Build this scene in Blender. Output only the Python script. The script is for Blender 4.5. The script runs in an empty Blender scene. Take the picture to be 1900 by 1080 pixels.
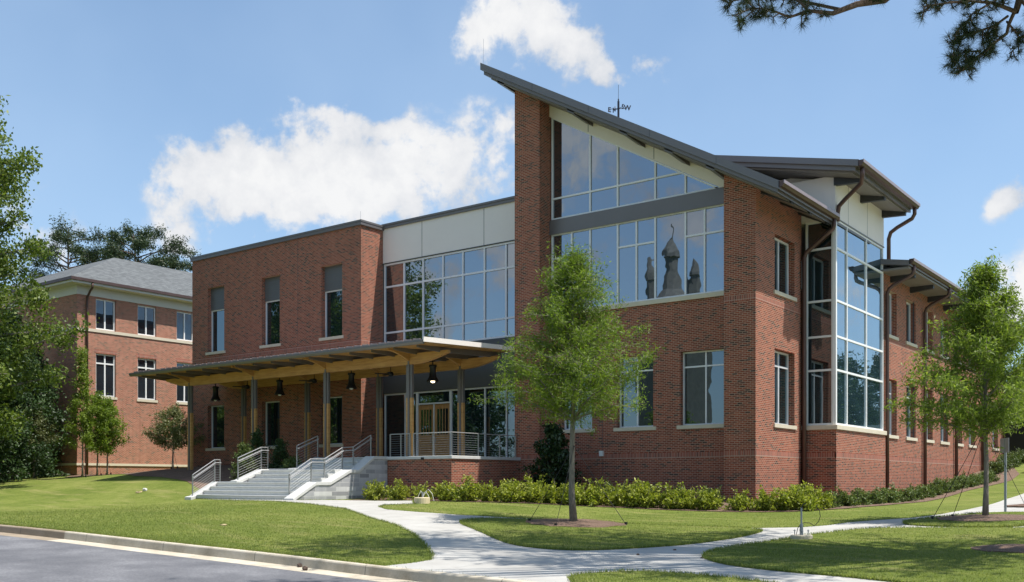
import bpy, bmesh, math, random
import numpy as np
from mathutils import Vector, Matrix, Quaternion
from mathutils.geometry import tessellate_polygon
random.seed(7); RNG=np.random.default_rng(11)
SC=bpy.context.scene; COL=SC.collection
# ---------------------------------------------------------------- camera
# axes: X runs along the entrance facade, Y runs back along the long side wall, origin at the tower's brick corner, z=0 at eye height
FPX=1852.0; HOR=895.0; CX=950.0
TH=math.atan2(1400,1852); S_,C_=math.sin(TH),math.cos(TH)
FW=(-S_,C_); RT=(C_,S_)
_k=(1402-CX)/FPX
CAM=(-36*(FW[0]+_k*RT[0]),-36*(FW[1]+_k*RT[1]))
cd=bpy.data.cameras.new('camera'); cam=bpy.data.objects.new('camera',cd); COL.objects.link(cam); SC.camera=cam
cam.location=(CAM[0],CAM[1],0); cam.rotation_euler=(math.pi/2,0,TH)
cd.sensor_width=36; cd.lens=36*FPX/1900; cd.shift_y=(HOR-540)/1900; cd.clip_end=5000; cd.clip_start=.1
# ---------------------------------------------------------------- sun and sky
SUN=Vector((.44,.135,1)).normalized()
sl=bpy.data.lights.new('sun','SUN'); sl.energy=5.0; sl.angle=math.radians(.55); sl.color=(1,.955,.88)
so=bpy.data.objects.new('sun',sl); COL.objects.link(so); so.rotation_euler=SUN.to_track_quat('Z','Y').to_euler(); so.location=(0,0,60)
SC.view_settings.view_transform='Standard'; SC.view_settings.look='None'; SC.view_settings.exposure=0.42; SC.view_settings.gamma=1
W=bpy.data.worlds.new('World'); SC.world=W; W.use_nodes=True
SKYS=.118
class NT:
    """tiny node-graph helper"""
    def __init__(s,nt): s.nt=nt; s.N=nt.nodes; s.L=nt.links
    def n(s,t,**kw):
        x=s.N.new(t)
        for k,v in kw.items(): setattr(x,k,v)
        return x
    def put(s,sock,v):
        if v is None: return
        if hasattr(v,'is_output'): s.L.new(v,sock)
        else: sock.default_value=v
    def m(s,op,a,b=None,c=None,clamp=False):
        x=s.n('ShaderNodeMath',operation=op); x.use_clamp=clamp
        for i,v in enumerate((a,b,c)): 
            if v is not None: s.put(x.inputs[i],v)
        return x.outputs[0]
    def vm(s,op,a,b=None):
        x=s.n('ShaderNodeVectorMath',operation=op); s.put(x.inputs[0],a)
        if b is not None: s.put(x.inputs[1],b)
        return x
    def mix(s,f,a,b,mode='MIX'):
        x=s.n('ShaderNodeMix',data_type='RGBA',blend_type=mode); s.put(x.inputs[0],f); s.put(x.inputs[6],a); s.put(x.inputs[7],b); return x.outputs[2]
    def ramp(s,f,stops,interp='LINEAR'):
        x=s.n('ShaderNodeValToRGB'); r=x.color_ramp; r.interpolation=interp
        while len(r.elements)<len(stops): r.elements.new(.5)
        for e,(p,c) in zip(r.elements,stops): e.position=p; e.color=(*c,1) if len(c)==3 else c
        s.put(x.inputs[0],f); return x.outputs[0]
    def noise(s,vec,scale,detail=3,rough=.55,dist=0):
        x=s.n('ShaderNodeTexNoise'); s.put(x.inputs['Vector'],vec); x.inputs['Scale'].default_value=scale; x.inputs['Detail'].default_value=detail; x.inputs['Roughness'].default_value=rough; x.inputs['Distortion'].default_value=dist
        return x.outputs[0]
def build_world():
    W.node_tree.nodes.clear(); g=NT(W.node_tree)
    sky=g.n('ShaderNodeTexSky',sky_type='NISHITA'); sky.sun_disc=False
    sky.sun_elevation=math.asin(SUN.z); sky.sun_rotation=math.atan2(SUN.x,SUN.y); sky.altitude=300; sky.air_density=1.0; sky.dust_density=1.2; sky.ozone_density=1.6
    tc=g.n('ShaderNodeTexCoord'); v=tc.outputs['Generated']
    sp=g.n('ShaderNodeSeparateXYZ'); g.L.new(v,sp.inputs[0]); x,y,z=sp.outputs
    az=g.m('ARCTAN2',x,y); el=g.m('ARCSINE',z)
    # warp the cloud outlines
    wx=g.m('MULTIPLY',g.m('SUBTRACT',g.noise(v,7.0,4,.6),.5),.16); wy=g.m('MULTIPLY',g.m('SUBTRACT',g.noise(g.vm('ADD',v,(3.1,1.7,.4)).outputs[0],7.0,4,.6),.5),.12)
    az=g.m('ADD',az,wx); el=g.m('ADD',el,wy)
    nbig=g.noise(v,12.0,10,.60,.15); nfine=g.noise(v,46.0,7,.62,.1); nw=g.noise(v,4.6,5,.55)
    def A(px,py):
        k=(px-CX)/FPX; return (-TH+math.atan(k), math.atan(((HOR-py)/FPX)/math.sqrt(1+k*k)))
    blobs=[(600,345,230,78,1.1),(450,340,120,60,.8),(760,305,190,72,.95),(900,330,110,80,.75),(610,222,90,26,.75),(700,228,60,24,.6),(365,318,85,40,.6),(440,400,90,40,.6),
           (940,50,110,60,.95),(860,90,50,26,.5),(1010,95,90,42,.85),(1125,150,95,36,1.15),(1075,115,70,36,.8),(1040,25,60,40,.4),
           (1885,372,55,34,1.0),(1895,560,85,48,1.1),(70,445,60,42,.9),(365,455,50,28,.5),(1560,505,90,24,.12),(1700,300,140,30,.1),(-120,330,160,60,.8),(2060,560,150,50,.9)]
    back=[(-150,19,6,3.2,1.0),(-155,14,4,2.2,.9),(-147,11.5,3,1.6,.9),(-139,8.6,3.2,1.3,.8),(-142,13.5,1.8,1.5,.5),(18,8.5,5,2.0,.9),(20,14,2.4,2.4,.6),(15,19,3,2,.6)]
    blobs=[(A(px,py)[0],A(px,py)[1],rx/FPX*.95,ry/FPX*.95,w) for px,py,rx,ry,w in blobs]+[tuple(math.radians(q) for q in b[:4])+(b[4],) for b in back]
    tot=None
    for (a,e,rx,ry,w) in blobs:
        dx=g.m('MULTIPLY',g.m('SUBTRACT',az,a),1/rx); dy=g.m('MULTIPLY',g.m('SUBTRACT',el,e),1/ry)
        r2=g.m('ADD',g.m('MULTIPLY',dx,dx),g.m('MULTIPLY',dy,dy))
        b=g.m('MULTIPLY',g.m('EXPONENT',g.m('MULTIPLY',r2,-.9)),w)
        tot=b if tot is None else g.m('ADD',tot,b)
    # broad cumulus field over the rest of the sky (seen in the glass)
    fr=g.m('COSINE',g.m('ADD',az,TH)); away=g.m('SMOOTH_MIN',g.m('MULTIPLY',g.m('SUBTRACT',.6,fr),3.0),1.0,.1); away=g.m('MAXIMUM',away,0)
    field=g.m('MULTIPLY',g.m('SUBTRACT',nw,.53),9); field=g.m('MINIMUM',g.m('MULTIPLY',g.m('MAXIMUM',field,0),away),.75)
    tot=g.m('ADD',tot,field)
    nn=g.m('ADD',g.m('MULTIPLY',g.m('SUBTRACT',nbig,.5),4.8),g.m('MULTIPLY',g.m('SUBTRACT',nfine,.5),2.2))
    d=g.m('ADD',tot,g.m('MULTIPLY',nn,g.m('MINIMUM',g.m('ADD',g.m('MULTIPLY',tot,1.9),.10),1.0)))
    mr=g.n('ShaderNodeMapRange',interpolation_type='SMOOTHSTEP'); g.L.new(d,mr.inputs[0]); mr.inputs[1].default_value=.34; mr.inputs[2].default_value=1.3
    mask=g.m('MULTIPLY',mr.outputs[0],.97)
    # cloud body: bright tops, soft grey bellies from noise
    cb=g.ramp(g.m('ADD',g.m('MULTIPLY',d,.12),g.m('MULTIPLY',g.noise(g.vm('ADD',v,(.02,.01,.035)).outputs[0],12.0,8,.6),.9)),[(.38,(.64,.69,.77)),(.49,(.80,.835,.89)),(.60,(.94,.95,.975)),(.74,(1.06,1.06,1.06))])
    haze=g.noise(v,3.5,4,.5)
    skyc=g.mix(g.m('ADD',g.m('MULTIPLY',haze,.5),g.m('SUBTRACT',.16,g.m('MULTIPLY',z,.28))),g.vm('MULTIPLY',sky.outputs[0],(.90,1.06,1.12)).outputs[0],(3.8,5.0,6.5,1))
    cl=g.vm('MULTIPLY',cb,g.ramp(away,[(0,(5.6,5.6,5.6)),(1,(4.3,4.4,4.6))])).outputs[0]
    col=g.mix(mask,skyc,cl)
    bg=g.n('ShaderNodeBackground'); g.L.new(col,bg.inputs[0]); bg.inputs[1].default_value=SKYS
    o=g.n('ShaderNodeOutputWorld'); g.L.new(bg.outputs[0],o.inputs[0])
build_world()
# ---------------------------------------------------------------- measuring helper (photograph pixel -> place on a plane / ground)
def ray(px):
    k=(px-CX)/FPX; return (FW[0]+k*RT[0],FW[1]+k*RT[1])
def at(px,py,Z):
    r=ray(px); return Vector((CAM[0]+Z*r[0],CAM[1]+Z*r[1],(HOR-py)/FPX*Z))
def onY(px,Y,py=HOR):
    r=ray(px); Z=(Y-CAM[1])/r[1]; return at(px,py,Z)
# ---------------------------------------------------------------- terrain height
EDGE=[]
for (px_,py_,Y_) in ((640,928.5,-7.4),(700,929.5,-6.5),(768,929.5,-6.4),(850,931.5,-6.3),(937,933.5,-5.9),(1010,936,-5.2),(1080,939.5,-4.5),(1160,943,-4.0),(1240,947,-3.7),(1340,950,-3.4),(1414,951,-3.1),(1470,950,-2.6),(1518,947.5,-1.6)): EDGE.append((px_,onY(px_,Y_,py_)))
for (px_,py_,X_) in ((1573,944,3.5),(1606,941,3.6),(1640,938.5,3.6),(1680,934.5,3.6),(1719,931,3.6),(1760,922,3.6),(1796,911,3.6),(1840,901,3.6),(1876,892,3.8)):
    r_=ray(px_); EDGE.append((px_,at(px_,py_,(X_-CAM[0])/r_[0])))
CP=[tuple(e[1]) for e in EDGE]+[(-60,-21.3,-.3),(-30,-21.3,-.72),(-11.6,-21.3,-1.13),(-4.3,-21.3,-1.315),(-.7,-21.3,-1.41),(2.9,-21.3,-1.525),(4.4,-21.3,-1.56),(12,-21.3,-1.72),(30,-21.3,-1.9),
    (-20.5,-9.3,-.70),(-17,-9.3,-.69),(-14,-9.3,-.67),(-23,-9.3,-.72),(-30,-9.3,-.52),(-40,-9.3,-.2),(-55,-9.3,.1),
    (-28,-4.2,.58),(-24,-5.6,.2),(-33.6,0,.8),(-33,-3,.6),(-38,-3.2,.36),(-44.3,-1.5,.4),(-44.3,10,.5),(-60,-2,.5),(-60,20,.7),(-26,-7.6,-.2),
    (-10.6,-4.4,-.70),(-10,-1.0,-.62),(-5,.7,-.66),(0,0,-.76),(1.4,4.5,-.78),
    (1.25,11,-.62),(1.25,17,-.26),(1.25,23.6,.15),(1.25,30,.73),(1.25,35,1.25),(4,40,1.3),
    (-1.1,-10.2,-1.2),(8.6,-4.8,-.98),(8.5,1,-.75),(10,10,-.45),(12,20,0),(12,35,1.0),(30,20,.3),(30,0,-.6),(5,-12,-1.33),(12,-15,-1.45),(25,-12,-1.2),(-8,-15,-1.0),(0,-16,-1.32),
    (-30,12,.9),(-15,12,.8),(-30,40,1.5),(10,55,1.8),(60,55,1.8),(60,0,-.4),(-100,0,.8),(-100,50,1.2)]
_P=np.array(CP,float); _n=len(_P)
def _phi(r2): return np.where(r2>1e-9,.5*r2*np.log(np.maximum(r2,1e-9)),0)
_D=((_P[:,None,:2]-_P[None,:,:2])**2).sum(-1); _A=np.zeros((_n+3,_n+3)); _A[:_n,:_n]=_phi(_D)+np.eye(_n)*.08; _A[:_n,_n]=1; _A[:_n,_n+1:]=_P[:,:2]; _A[_n,:_n]=1; _A[_n+1:,:_n]=_P[:,:2].T
_w=np.linalg.solve(_A,np.concatenate([_P[:,2],np.zeros(3)]))
def Hn(x,y):
    x=np.asarray(x,float); y=np.asarray(y,float); y0=np.maximum(y,-21.3)
    sh=x.shape; q=np.stack([x.ravel(),y0.ravel()],-1); out=np.empty(len(q))
    for i in range(0,len(q),20000):
        qq=q[i:i+20000]; d=((qq[:,None]-_P[None,:,:2])**2).sum(-1); out[i:i+20000]=_phi(d)@_w[:_n]+_w[_n]+qq@_w[_n+1:]
    r=np.hypot(q[:,0]+5,q[:,1]); t=np.clip((r-70)/90,0,1); t=t*t*(3-2*t)
    out=out*(1-t)+(.6)*t; out=np.clip(out,-2.4,3.2)
    return out.reshape(sh)
def H(x,y): return float(Hn(np.array([x]),np.array([y]))[0])
def gnd(px,py):
    """where the line of sight through a photograph pixel meets the ground"""
    r=ray(px); Zs=np.arange(8,110,.25); g=Hn(CAM[0]+Zs*r[0],CAM[1]+Zs*r[1]); s=(HOR-py)/FPX*Zs
    d=s-g; i=np.where(d<0)[0]
    if len(i)==0: Z=60.
    else:
        i=i[0]
        Z=Zs[i] if i==0 else Zs[i-1]+.25*d[i-1]/(d[i-1]-d[i])
    return Vector((CAM[0]+Z*r[0],CAM[1]+Z*r[1],0))
# ---------------------------------------------------------------- materials
MAT={}
def newmat(name):
    m=bpy.data.materials.new(name); m.use_nodes=True; m.node_tree.nodes.clear(); g=NT(m.node_tree)
    b=g.n('ShaderNodeBsdfPrincipled'); o=g.n('ShaderNodeOutputMaterial'); g.L.new(b.outputs[0],o.inputs[0]); MAT[name]=m; return m,g,b,o
def pos(g): return g.n('ShaderNodeNewGeometry').outputs['Position']
def bump(g,b,h,st=.3,dist=.01):
    x=g.n('ShaderNodeBump'); x.inputs['Strength'].default_value=st; x.inputs['Distance'].default_value=dist; g.put(x.inputs['Height'],h); g.L.new(x.outputs[0],b.inputs['Normal'])
def simple(name,col,rough=.5,metal=0,var=.12,scale=3,bst=0,spec=.5):
    m,g,b,o=newmat(name); p=pos(g); n=g.noise(p,scale,5,.6); n2=g.noise(p,scale*9,3,.6)
    f=g.m('ADD',g.m('MULTIPLY',n,.7),g.m('MULTIPLY',n2,.3))
    c=g.mix(f,tuple(max(0,x*(1-var*1.6)) for x in col)+(1,),tuple(min(1,x*(1+var*1.6)) for x in col)+(1,)); g.L.new(c,b.inputs['Base Color'])
    b.inputs['Roughness'].default_value=rough; b.inputs['Metallic'].default_value=metal; b.inputs['Specular IOR Level'].default_value=spec
    if bst: bump(g,b,n2,bst,.01)
    return m
def brick_mat(name,pal,mort,scale=1.0,soldier=False,msz=.0085):
    m,g,b,o=newmat(name); p=pos(g); sp=g.n('ShaderNodeSeparateXYZ'); g.L.new(p,sp.inputs[0])
    u=g.m('ADD',sp.outputs[0],sp.outputs[1]); cb=g.n('ShaderNodeCombineXYZ')
    if soldier: g.put(cb.inputs[0],g.m('ADD',sp.outputs[2],.04)); g.put(cb.inputs[1],u)
    else: g.put(cb.inputs[0],u); g.put(cb.inputs[1],sp.outputs[2])
    t=g.n('ShaderNodeTexBrick'); g.L.new(cb.outputs[0],t.inputs['Vector']); t.inputs['Scale'].default_value=1
    t.inputs['Color1'].default_value=(0,0,0,1); t.inputs['Color2'].default_value=(1,1,1,1); t.inputs['Mortar'].default_value=(.5,.5,.5,1)
    t.inputs['Brick Width'].default_value=.2032*scale; t.inputs['Row Height'].default_value=.0677*scale; t.inputs['Mortar Size'].default_value=msz; t.inputs['Mortar Smooth'].default_value=.1; t.inputs['Bias'].default_value=0
    if soldier: t.offset=0
    if name=='granite': t.offset=.37; t.squash=1.7; t.squash_frequency=3; t.offset_frequency=2
    c=g.ramp(t.outputs['Color'],pal,'LINEAR')
    big=g.noise(p,.5,4,.6); med=g.noise(p,2.5,4,.6)
    wsh=g.m('ADD',.82,g.m('MULTIPLY',g.m('ADD',g.m('MULTIPLY',big,.6),g.m('MULTIPLY',med,.4)),.36))
    st=g.n('ShaderNodeMapping'); g.L.new(p,st.inputs[0]); st.inputs['Scale'].default_value=(2.4,2.4,.22); sn=g.noise(st.outputs[0],1.5,5,.65); wsh=g.m('MULTIPLY',wsh,g.m('ADD',.80,g.m('MULTIPLY',sn,.38)))
    low=g.m('MULTIPLY',g.m('SUBTRACT',1.1,sp.outputs[2]),.45,clamp=True); wsh=g.m('MULTIPLY',wsh,g.m('SUBTRACT',1,g.m('MULTIPLY',low,g.m('MULTIPLY',med,.35))))
    cm=g.mix(t.outputs['Fac'],c,(*mort,1)); c2=g.vm('MULTIPLY',cm,wsh).outputs[0]
    g.L.new(c2,b.inputs['Base Color']); b.inputs['Roughness'].default_value=.9; b.inputs['Specular IOR Level'].default_value=.15
    bump(g,b,g.m('SUBTRACT',1,t.outputs['Fac']),.35,.006); return m
PAL=[(0,(.06,.036,.032)),(.10,(.09,.042,.033)),(.2,(.19,.052,.034)),(.5,(.265,.067,.039)),(.8,(.335,.094,.053)),(1,(.21,.052,.033))]
brick_mat('brick',PAL,(.43,.295,.215),msz=.0095)
brick_mat('soldier_brick',[(0,(.16,.06,.045)),(.5,(.30,.085,.055)),(1,(.36,.11,.07))],(.45,.33,.26),soldier=True)
PAL2=[(0,(.14,.08,.06)),(.12,(.22,.10,.06)),(.25,(.30,.095,.06)),(.6,(.36,.125,.078)),(1,(.41,.155,.10))]
brick_mat('old_brick',PAL2,(.48,.36,.27))
brick_mat('granite',[(0,(.26,.26,.27)),(.35,(.38,.38,.39)),(.7,(.48,.48,.49)),(1,(.66,.65,.63))],(.52,.51,.5),scale=2.6,msz=.012)
simple('stone',(.60,.53,.41),.85,0,.10,2.5,.1); simple('coping_stone',(.55,.545,.52),.8,0,.14,4,.15)
simple('stucco',(.80,.735,.69),.85,0,.04,.8,.05); simple('metal_grey',(.175,.16,.16),.45,.35,.07,1.2)
simple('metal_dark',(.055,.055,.06),.5,.3,.1,1.5); simple('panel_dark',(.085,.085,.085),.55,.1,.05,.6)
simple('soffit',(.21,.19,.175),.6,.1,.05,1); simple('frame',(.76,.75,.76),.4,.05,.04,2); simple('white_frame',(.80,.79,.77),.4,0,.04,2)
simple('copper',(.115,.07,.06),.42,.55,.25,2.5); simple('gutter_edge',(.36,.28,.27),.4,.5,.15,2)
simple('louver',(.15,.15,.155),.5,.3,.05,2); simple('steel',(.34,.34,.34),.35,.7,.08,4); simple('rail_light',(.46,.455,.45),.4,.5,.05,4)
simple('black_iron',(.012,.012,.014),.45,.2,.2,5); simple('iron_blue',(.012,.014,.03),.5,.1,.2,5)
simple('church_stone',(.12,.12,.115),.9,0,.5,1.6)
simple('plaster_white',(.62,.60,.55),.8,0,.05,1); simple('galv',(.30,.32,.34),.5,.5,.1,6); simple('white_plastic',(.75,.75,.72),.4)
simple('gravel_white',(.55,.54,.50),.95,0,.3,30,.3); simple('straw',(.42,.33,.18),.9,0,.3,20,.2); simple('sandstone',(.60,.50,.32),.8,0,.15,9,.2)
def m_wood():
    m,g,b,o=newmat('timber'); p=pos(g); mp=g.n('ShaderNodeMapping'); g.L.new(p,mp.inputs[0]); mp.inputs['Scale'].default_value=(.6,.6,9)
    n=g.noise(mp.outputs[0],3,5,.6); n2=g.noise(p,1.3,3,.5); c=g.ramp(g.m('ADD',g.m('MULTIPLY',n,.7),g.m('MULTIPLY',n2,.3)),[(.3,(.33,.16,.05)),(.5,(.48,.26,.09)),(.7,(.60,.36,.14))]); g.L.new(c,b.inputs['Base Color']); b.inputs['Roughness'].default_value=.5
    m,g,b,o=newmat('deck_timber'); p=pos(g); sp=g.n('ShaderNodeSeparateXYZ'); g.L.new(p,sp.inputs[0]); f=g.m('FRACT',g.m('MULTIPLY',sp.outputs[1],7.2)); seam=g.m('LESS_THAN',f,.06)
    n=g.noise(p,2.2,5,.6); c=g.ramp(n,[(.3,(.40,.20,.06)),(.7,(.55,.32,.12))]); g.L.new(g.mix(seam,c,(.16,.08,.03,1)),b.inputs['Base Color']); b.inputs['Roughness'].default_value=.5
    m,g,b,o=newmat('door_wood'); p=pos(g); mp=g.n('ShaderNodeMapping'); g.L.new(p,mp.inputs[0]); mp.inputs['Scale'].default_value=(3,3,.5)
    n=g.noise(mp.outputs[0],6,4,.6); c=g.ramp(n,[(.3,(.36,.17,.055)),(.7,(.52,.28,.10))]); g.L.new(c,b.inputs['Base Color']); b.inputs['Roughness'].default_value=.4
m_wood()
def m_glass(name,refl,tint,dark,wav=.35):
    m=bpy.data.materials.new(name); m.use_nodes=True; m.node_tree.nodes.clear(); g=NT(m.node_tree); MAT[name]=m
    p=pos(g); n=g.noise(p,.55,2,.5,.4); n2=g.noise(p,2.3,1,.5); bp=g.n('ShaderNodeBump'); bp.inputs['Strength'].default_value=wav; bp.inputs['Distance'].default_value=.012; g.put(bp.inputs['Height'],g.m('ADD',n,g.m('MULTIPLY',n2,.12)))
    d=g.n('ShaderNodeBsdfDiffuse'); g.L.new(g.ramp(g.noise(p,.8,3,.5),[(.35,tuple(x*.6 for x in dark)),(.65,dark)]),d.inputs[0])
    gl=g.n('ShaderNodeBsdfGlossy'); gl.inputs['Color'].default_value=(*tint,1); gl.inputs['Roughness'].default_value=.008; g.L.new(bp.outputs[0],gl.inputs['Normal'])
    fr=g.n('ShaderNodeFresnel'); fr.inputs[0].default_value=1.5; f=g.m('ADD',refl,g.m('MULTIPLY',fr.outputs[0],1-refl),clamp=True)
    mx=g.n('ShaderNodeMixShader'); g.put(mx.inputs[0],f); g.L.new(d.outputs[0],mx.inputs[1]); g.L.new(gl.outputs[0],mx.inputs[2]); o=g.n('ShaderNodeOutputMaterial'); g.L.new(mx.outputs[0],o.inputs[0])
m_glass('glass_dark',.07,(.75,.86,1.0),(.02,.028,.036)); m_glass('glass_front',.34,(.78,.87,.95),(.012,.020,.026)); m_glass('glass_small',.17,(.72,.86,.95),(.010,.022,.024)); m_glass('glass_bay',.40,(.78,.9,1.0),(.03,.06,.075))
def m_ground():
    m,g,b,o=newmat('grass_ground'); p=pos(g); a=g.noise(p,.35,5,.6); c_=g.noise(p,2.6,6,.7); f=g.noise(p,24,4,.8)
    mp=g.n('ShaderNodeMapping'); g.L.new(p,mp.inputs[0]); mp.inputs['Rotation'].default_value=(0,0,.35); mp.inputs['Scale'].default_value=(.22,1.1,1); s=g.noise(mp.outputs[0],1.6,5,.65)
    c=g.ramp(g.m('ADD',g.m('MULTIPLY',a,.35),g.m('ADD',g.m('MULTIPLY',c_,.3),g.m('MULTIPLY',f,.35))),[(.34,(.075,.11,.020)),(.5,(.15,.187,.038)),(.66,(.27,.28,.08))])
    dry=g.ramp(s,[(.52,(0,0,0)),(.70,(1,1,1))]); c=g.mix(g.m('MULTIPLY',dry,.6),c,(.33,.29,.12,1)); g.L.new(c,b.inputs['Base Color']); b.inputs['Roughness'].default_value=.95; b.inputs['Specular IOR Level'].default_value=.1
    bump(g,b,g.noise(p,60,3,.8),.9,.03)
    m,g,b,o=newmat('mulch'); p=pos(g); n=g.noise(p,40,4,.75); a=g.noise(p,3,3,.6); c=g.ramp(g.m('ADD',g.m('MULTIPLY',n,.8),g.m('MULTIPLY',a,.2)),[(.32,(.06,.035,.022)),(.5,(.17,.105,.07)),(.68,(.34,.23,.17))]); g.L.new(c,b.inputs['Base Color']); b.inputs['Roughness'].default_value=.95; bump(g,b,n,1,.04)
    m,g,b,o=newmat('concrete'); p=pos(g); n=g.noise(p,1.1,6,.65); n2=g.noise(p,35,3,.7); sp=g.n('ShaderNodeSeparateXYZ'); g.L.new(p,sp.inputs[0])
    j1=g.m('LESS_THAN',g.m('FRACT',g.m('MULTIPLY',g.m('ADD',sp.outputs[0],.3),1/1.8)),.008); j2=g.m('LESS_THAN',g.m('FRACT',g.m('MULTIPLY',sp.outputs[1],1/1.8)),.008)
    c=g.ramp(g.m('ADD',g.m('MULTIPLY',n,.7),g.m('MULTIPLY',n2,.3)),[(.3,(.35,.335,.305)),(.7,(.49,.475,.44))]); c=g.mix(g.m('MULTIPLY',g.m('MAXIMUM',j1,j2),.7),c,(.16,.15,.14,1)); sn=g.noise(p,.45,6,.72,.6); c=g.mix(g.ramp(sn,[(.50,(0,0,0)),(.68,(.30,.30,.30))]),c,(.27,.25,.22,1)); sp2=g.noise(p,9,2,.5); c=g.mix(g.ramp(sp2,[(.70,(0,0,0)),(.74,(.5,.5,.5))]),c,(.2,.16,.12,1)); g.L.new(c,b.inputs['Base Color']); b.inputs['Roughness'].default_value=.88; bump(g,b,n2,.3,.004)
    m,g,b,o=newmat('kerb_concrete'); p=pos(g); n=g.noise(p,1.6,6,.7); n2=g.noise(p,40,3,.7); sp=g.n('ShaderNodeSeparateXYZ'); g.L.new(p,sp.inputs[0]); j=g.m('LESS_THAN',g.m('FRACT',g.m('MULTIPLY',g.m('ADD',sp.outputs[0],1.1),1/3.05)),.006)
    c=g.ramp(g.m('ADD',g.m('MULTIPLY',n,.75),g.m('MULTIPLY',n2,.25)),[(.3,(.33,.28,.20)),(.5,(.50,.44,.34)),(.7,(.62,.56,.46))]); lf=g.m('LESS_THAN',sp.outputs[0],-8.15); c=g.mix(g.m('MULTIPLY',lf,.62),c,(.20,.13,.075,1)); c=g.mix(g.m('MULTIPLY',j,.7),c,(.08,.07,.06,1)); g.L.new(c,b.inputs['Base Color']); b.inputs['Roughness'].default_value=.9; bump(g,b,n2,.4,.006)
    m,g,b,o=newmat('asphalt'); p=pos(g); n=g.noise(p,.6,5,.6); n2=g.noise(p,22,6,.85); v=g.n('ShaderNodeTexVoronoi'); v.feature='DISTANCE_TO_EDGE'; v.inputs['Scale'].default_value=.33; wv=g.vm('ADD',p,g.vm('MULTIPLY',g.n('ShaderNodeTexNoise').outputs[1],(.0,.0,.0)).outputs[0]).outputs[0]; g.L.new(wv,v.inputs['Vector'])
    c=g.ramp(g.m('ADD',g.m('MULTIPLY',n,.45),g.m('MULTIPLY',n2,.55)),[(.36,(.075,.076,.085)),(.5,(.135,.134,.143)),(.62,(.23,.228,.235))]); v2=g.noise(p,.9,8,.75,2.2); crk=g.ramp(g.m('ABSOLUTE',g.m('SUBTRACT',v2,.5)),[(0,(1,1,1)),(.006,(0,0,0))]); c=g.mix(g.m('MULTIPLY',crk,.35),c,(.05,.05,.055,1)); pt=g.noise(p,.18,3,.5); c=g.mix(g.ramp(pt,[(.5,(0,0,0)),(.62,(.25,.25,.25))]),c,(.10,.10,.105,1)); g.L.new(c,b.inputs['Base Color']); b.inputs['Roughness'].default_value=.88; bump(g,b,n2,.7,.008)
    m,g,b,o=newmat('shingle'); p=pos(g); t=g.n('ShaderNodeTexBrick'); cb=g.n('ShaderNodeCombineXYZ'); sp=g.n('ShaderNodeSeparateXYZ'); g.L.new(p,sp.inputs[0]); g.put(cb.inputs[0],g.m('ADD',sp.outputs[1],g.m('MULTIPLY',sp.outputs[0],.3))); g.put(cb.inputs[1],sp.outputs[2]); g.L.new(cb.outputs[0],t.inputs[0]); t.inputs['Brick Width'].default_value=.3; t.inputs['Row Height'].default_value=.085; t.inputs['Mortar Size'].default_value=.01; t.inputs['Scale'].default_value=1
    t.inputs['Color1'].default_value=(.085,.09,.09,1); t.inputs['Color2'].default_value=(.15,.16,.16,1); t.inputs['Mortar'].default_value=(.07,.07,.075,1); g.L.new(t.outputs[0],b.inputs['Base Color']); b.inputs['Roughness'].default_value=.9
    m,g,b,o=newmat('bark'); p=pos(g); mp=g.n('ShaderNodeMapping'); g.L.new(p,mp.inputs[0]); mp.inputs['Scale'].default_value=(6,6,1.2); n=g.noise(mp.outputs[0],4,5,.7); c=g.ramp(n,[(.3,(.10,.085,.07)),(.7,(.27,.24,.20))]); g.L.new(c,b.inputs['Base Color']); b.inputs['Roughness'].default_value=.95; bump(g,b,n,.6,.02)
    m,g,b,o=newmat('pine_bark'); p=pos(g); n=g.noise(p,9,5,.7); c=g.ramp(n,[(.3,(.05,.035,.028)),(.7,(.17,.115,.085))]); g.L.new(c,b.inputs['Base Color']); b.inputs['Roughness'].default_value=.95; bump(g,b,n,.6,.02)
m_ground()
def leaf_mat(name,c0,c1,c2,trans=.35,rough=.5):
    m,g,b,o=newmat(name); ge=g.n('ShaderNodeNewGeometry'); r=ge.outputs['Random Per Island']; n=g.noise(ge.outputs['Position'],.9,3,.6)
    c=g.ramp(g.m('ADD',g.m('MULTIPLY',r,.65),g.m('MULTIPLY',n,.35)),[(.15,c0),(.5,c1),(.9,c2)]); g.L.new(c,b.inputs['Base Color']); b.inputs['Roughness'].default_value=rough; b.inputs['Specular IOR Level'].default_value=.35
    t=g.n('ShaderNodeBsdfTranslucent'); g.L.new(g.vm('MULTIPLY',c,(1.25,1.35,.6)).outputs[0],t.inputs[0]); mx=g.n('ShaderNodeMixShader'); mx.inputs[0].default_value=trans; g.L.new(b.outputs[0],mx.inputs[1]); g.L.new(t.outputs[0],mx.inputs[2]); g.L.new(mx.outputs[0],o.inputs[0])
leaf_mat('leaf_oak',(.075,.125,.014),(.15,.22,.028),(.27,.34,.06),.5); leaf_mat('leaf_light',(.09,.14,.02),(.18,.245,.04),(.32,.39,.09),.5); leaf_mat('leaf_big',(.055,.095,.016),(.115,.165,.028),(.24,.29,.07),.38)
leaf_mat('leaf_dark',(.018,.04,.012),(.035,.07,.02),(.07,.12,.035),.2)
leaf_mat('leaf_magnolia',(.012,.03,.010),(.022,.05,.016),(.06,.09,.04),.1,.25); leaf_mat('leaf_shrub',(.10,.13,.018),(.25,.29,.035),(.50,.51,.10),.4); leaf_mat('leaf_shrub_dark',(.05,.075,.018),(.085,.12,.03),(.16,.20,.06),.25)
leaf_mat('leaf_shrub_side',(.06,.10,.025),(.11,.16,.04),(.22,.26,.08),.25)
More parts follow.
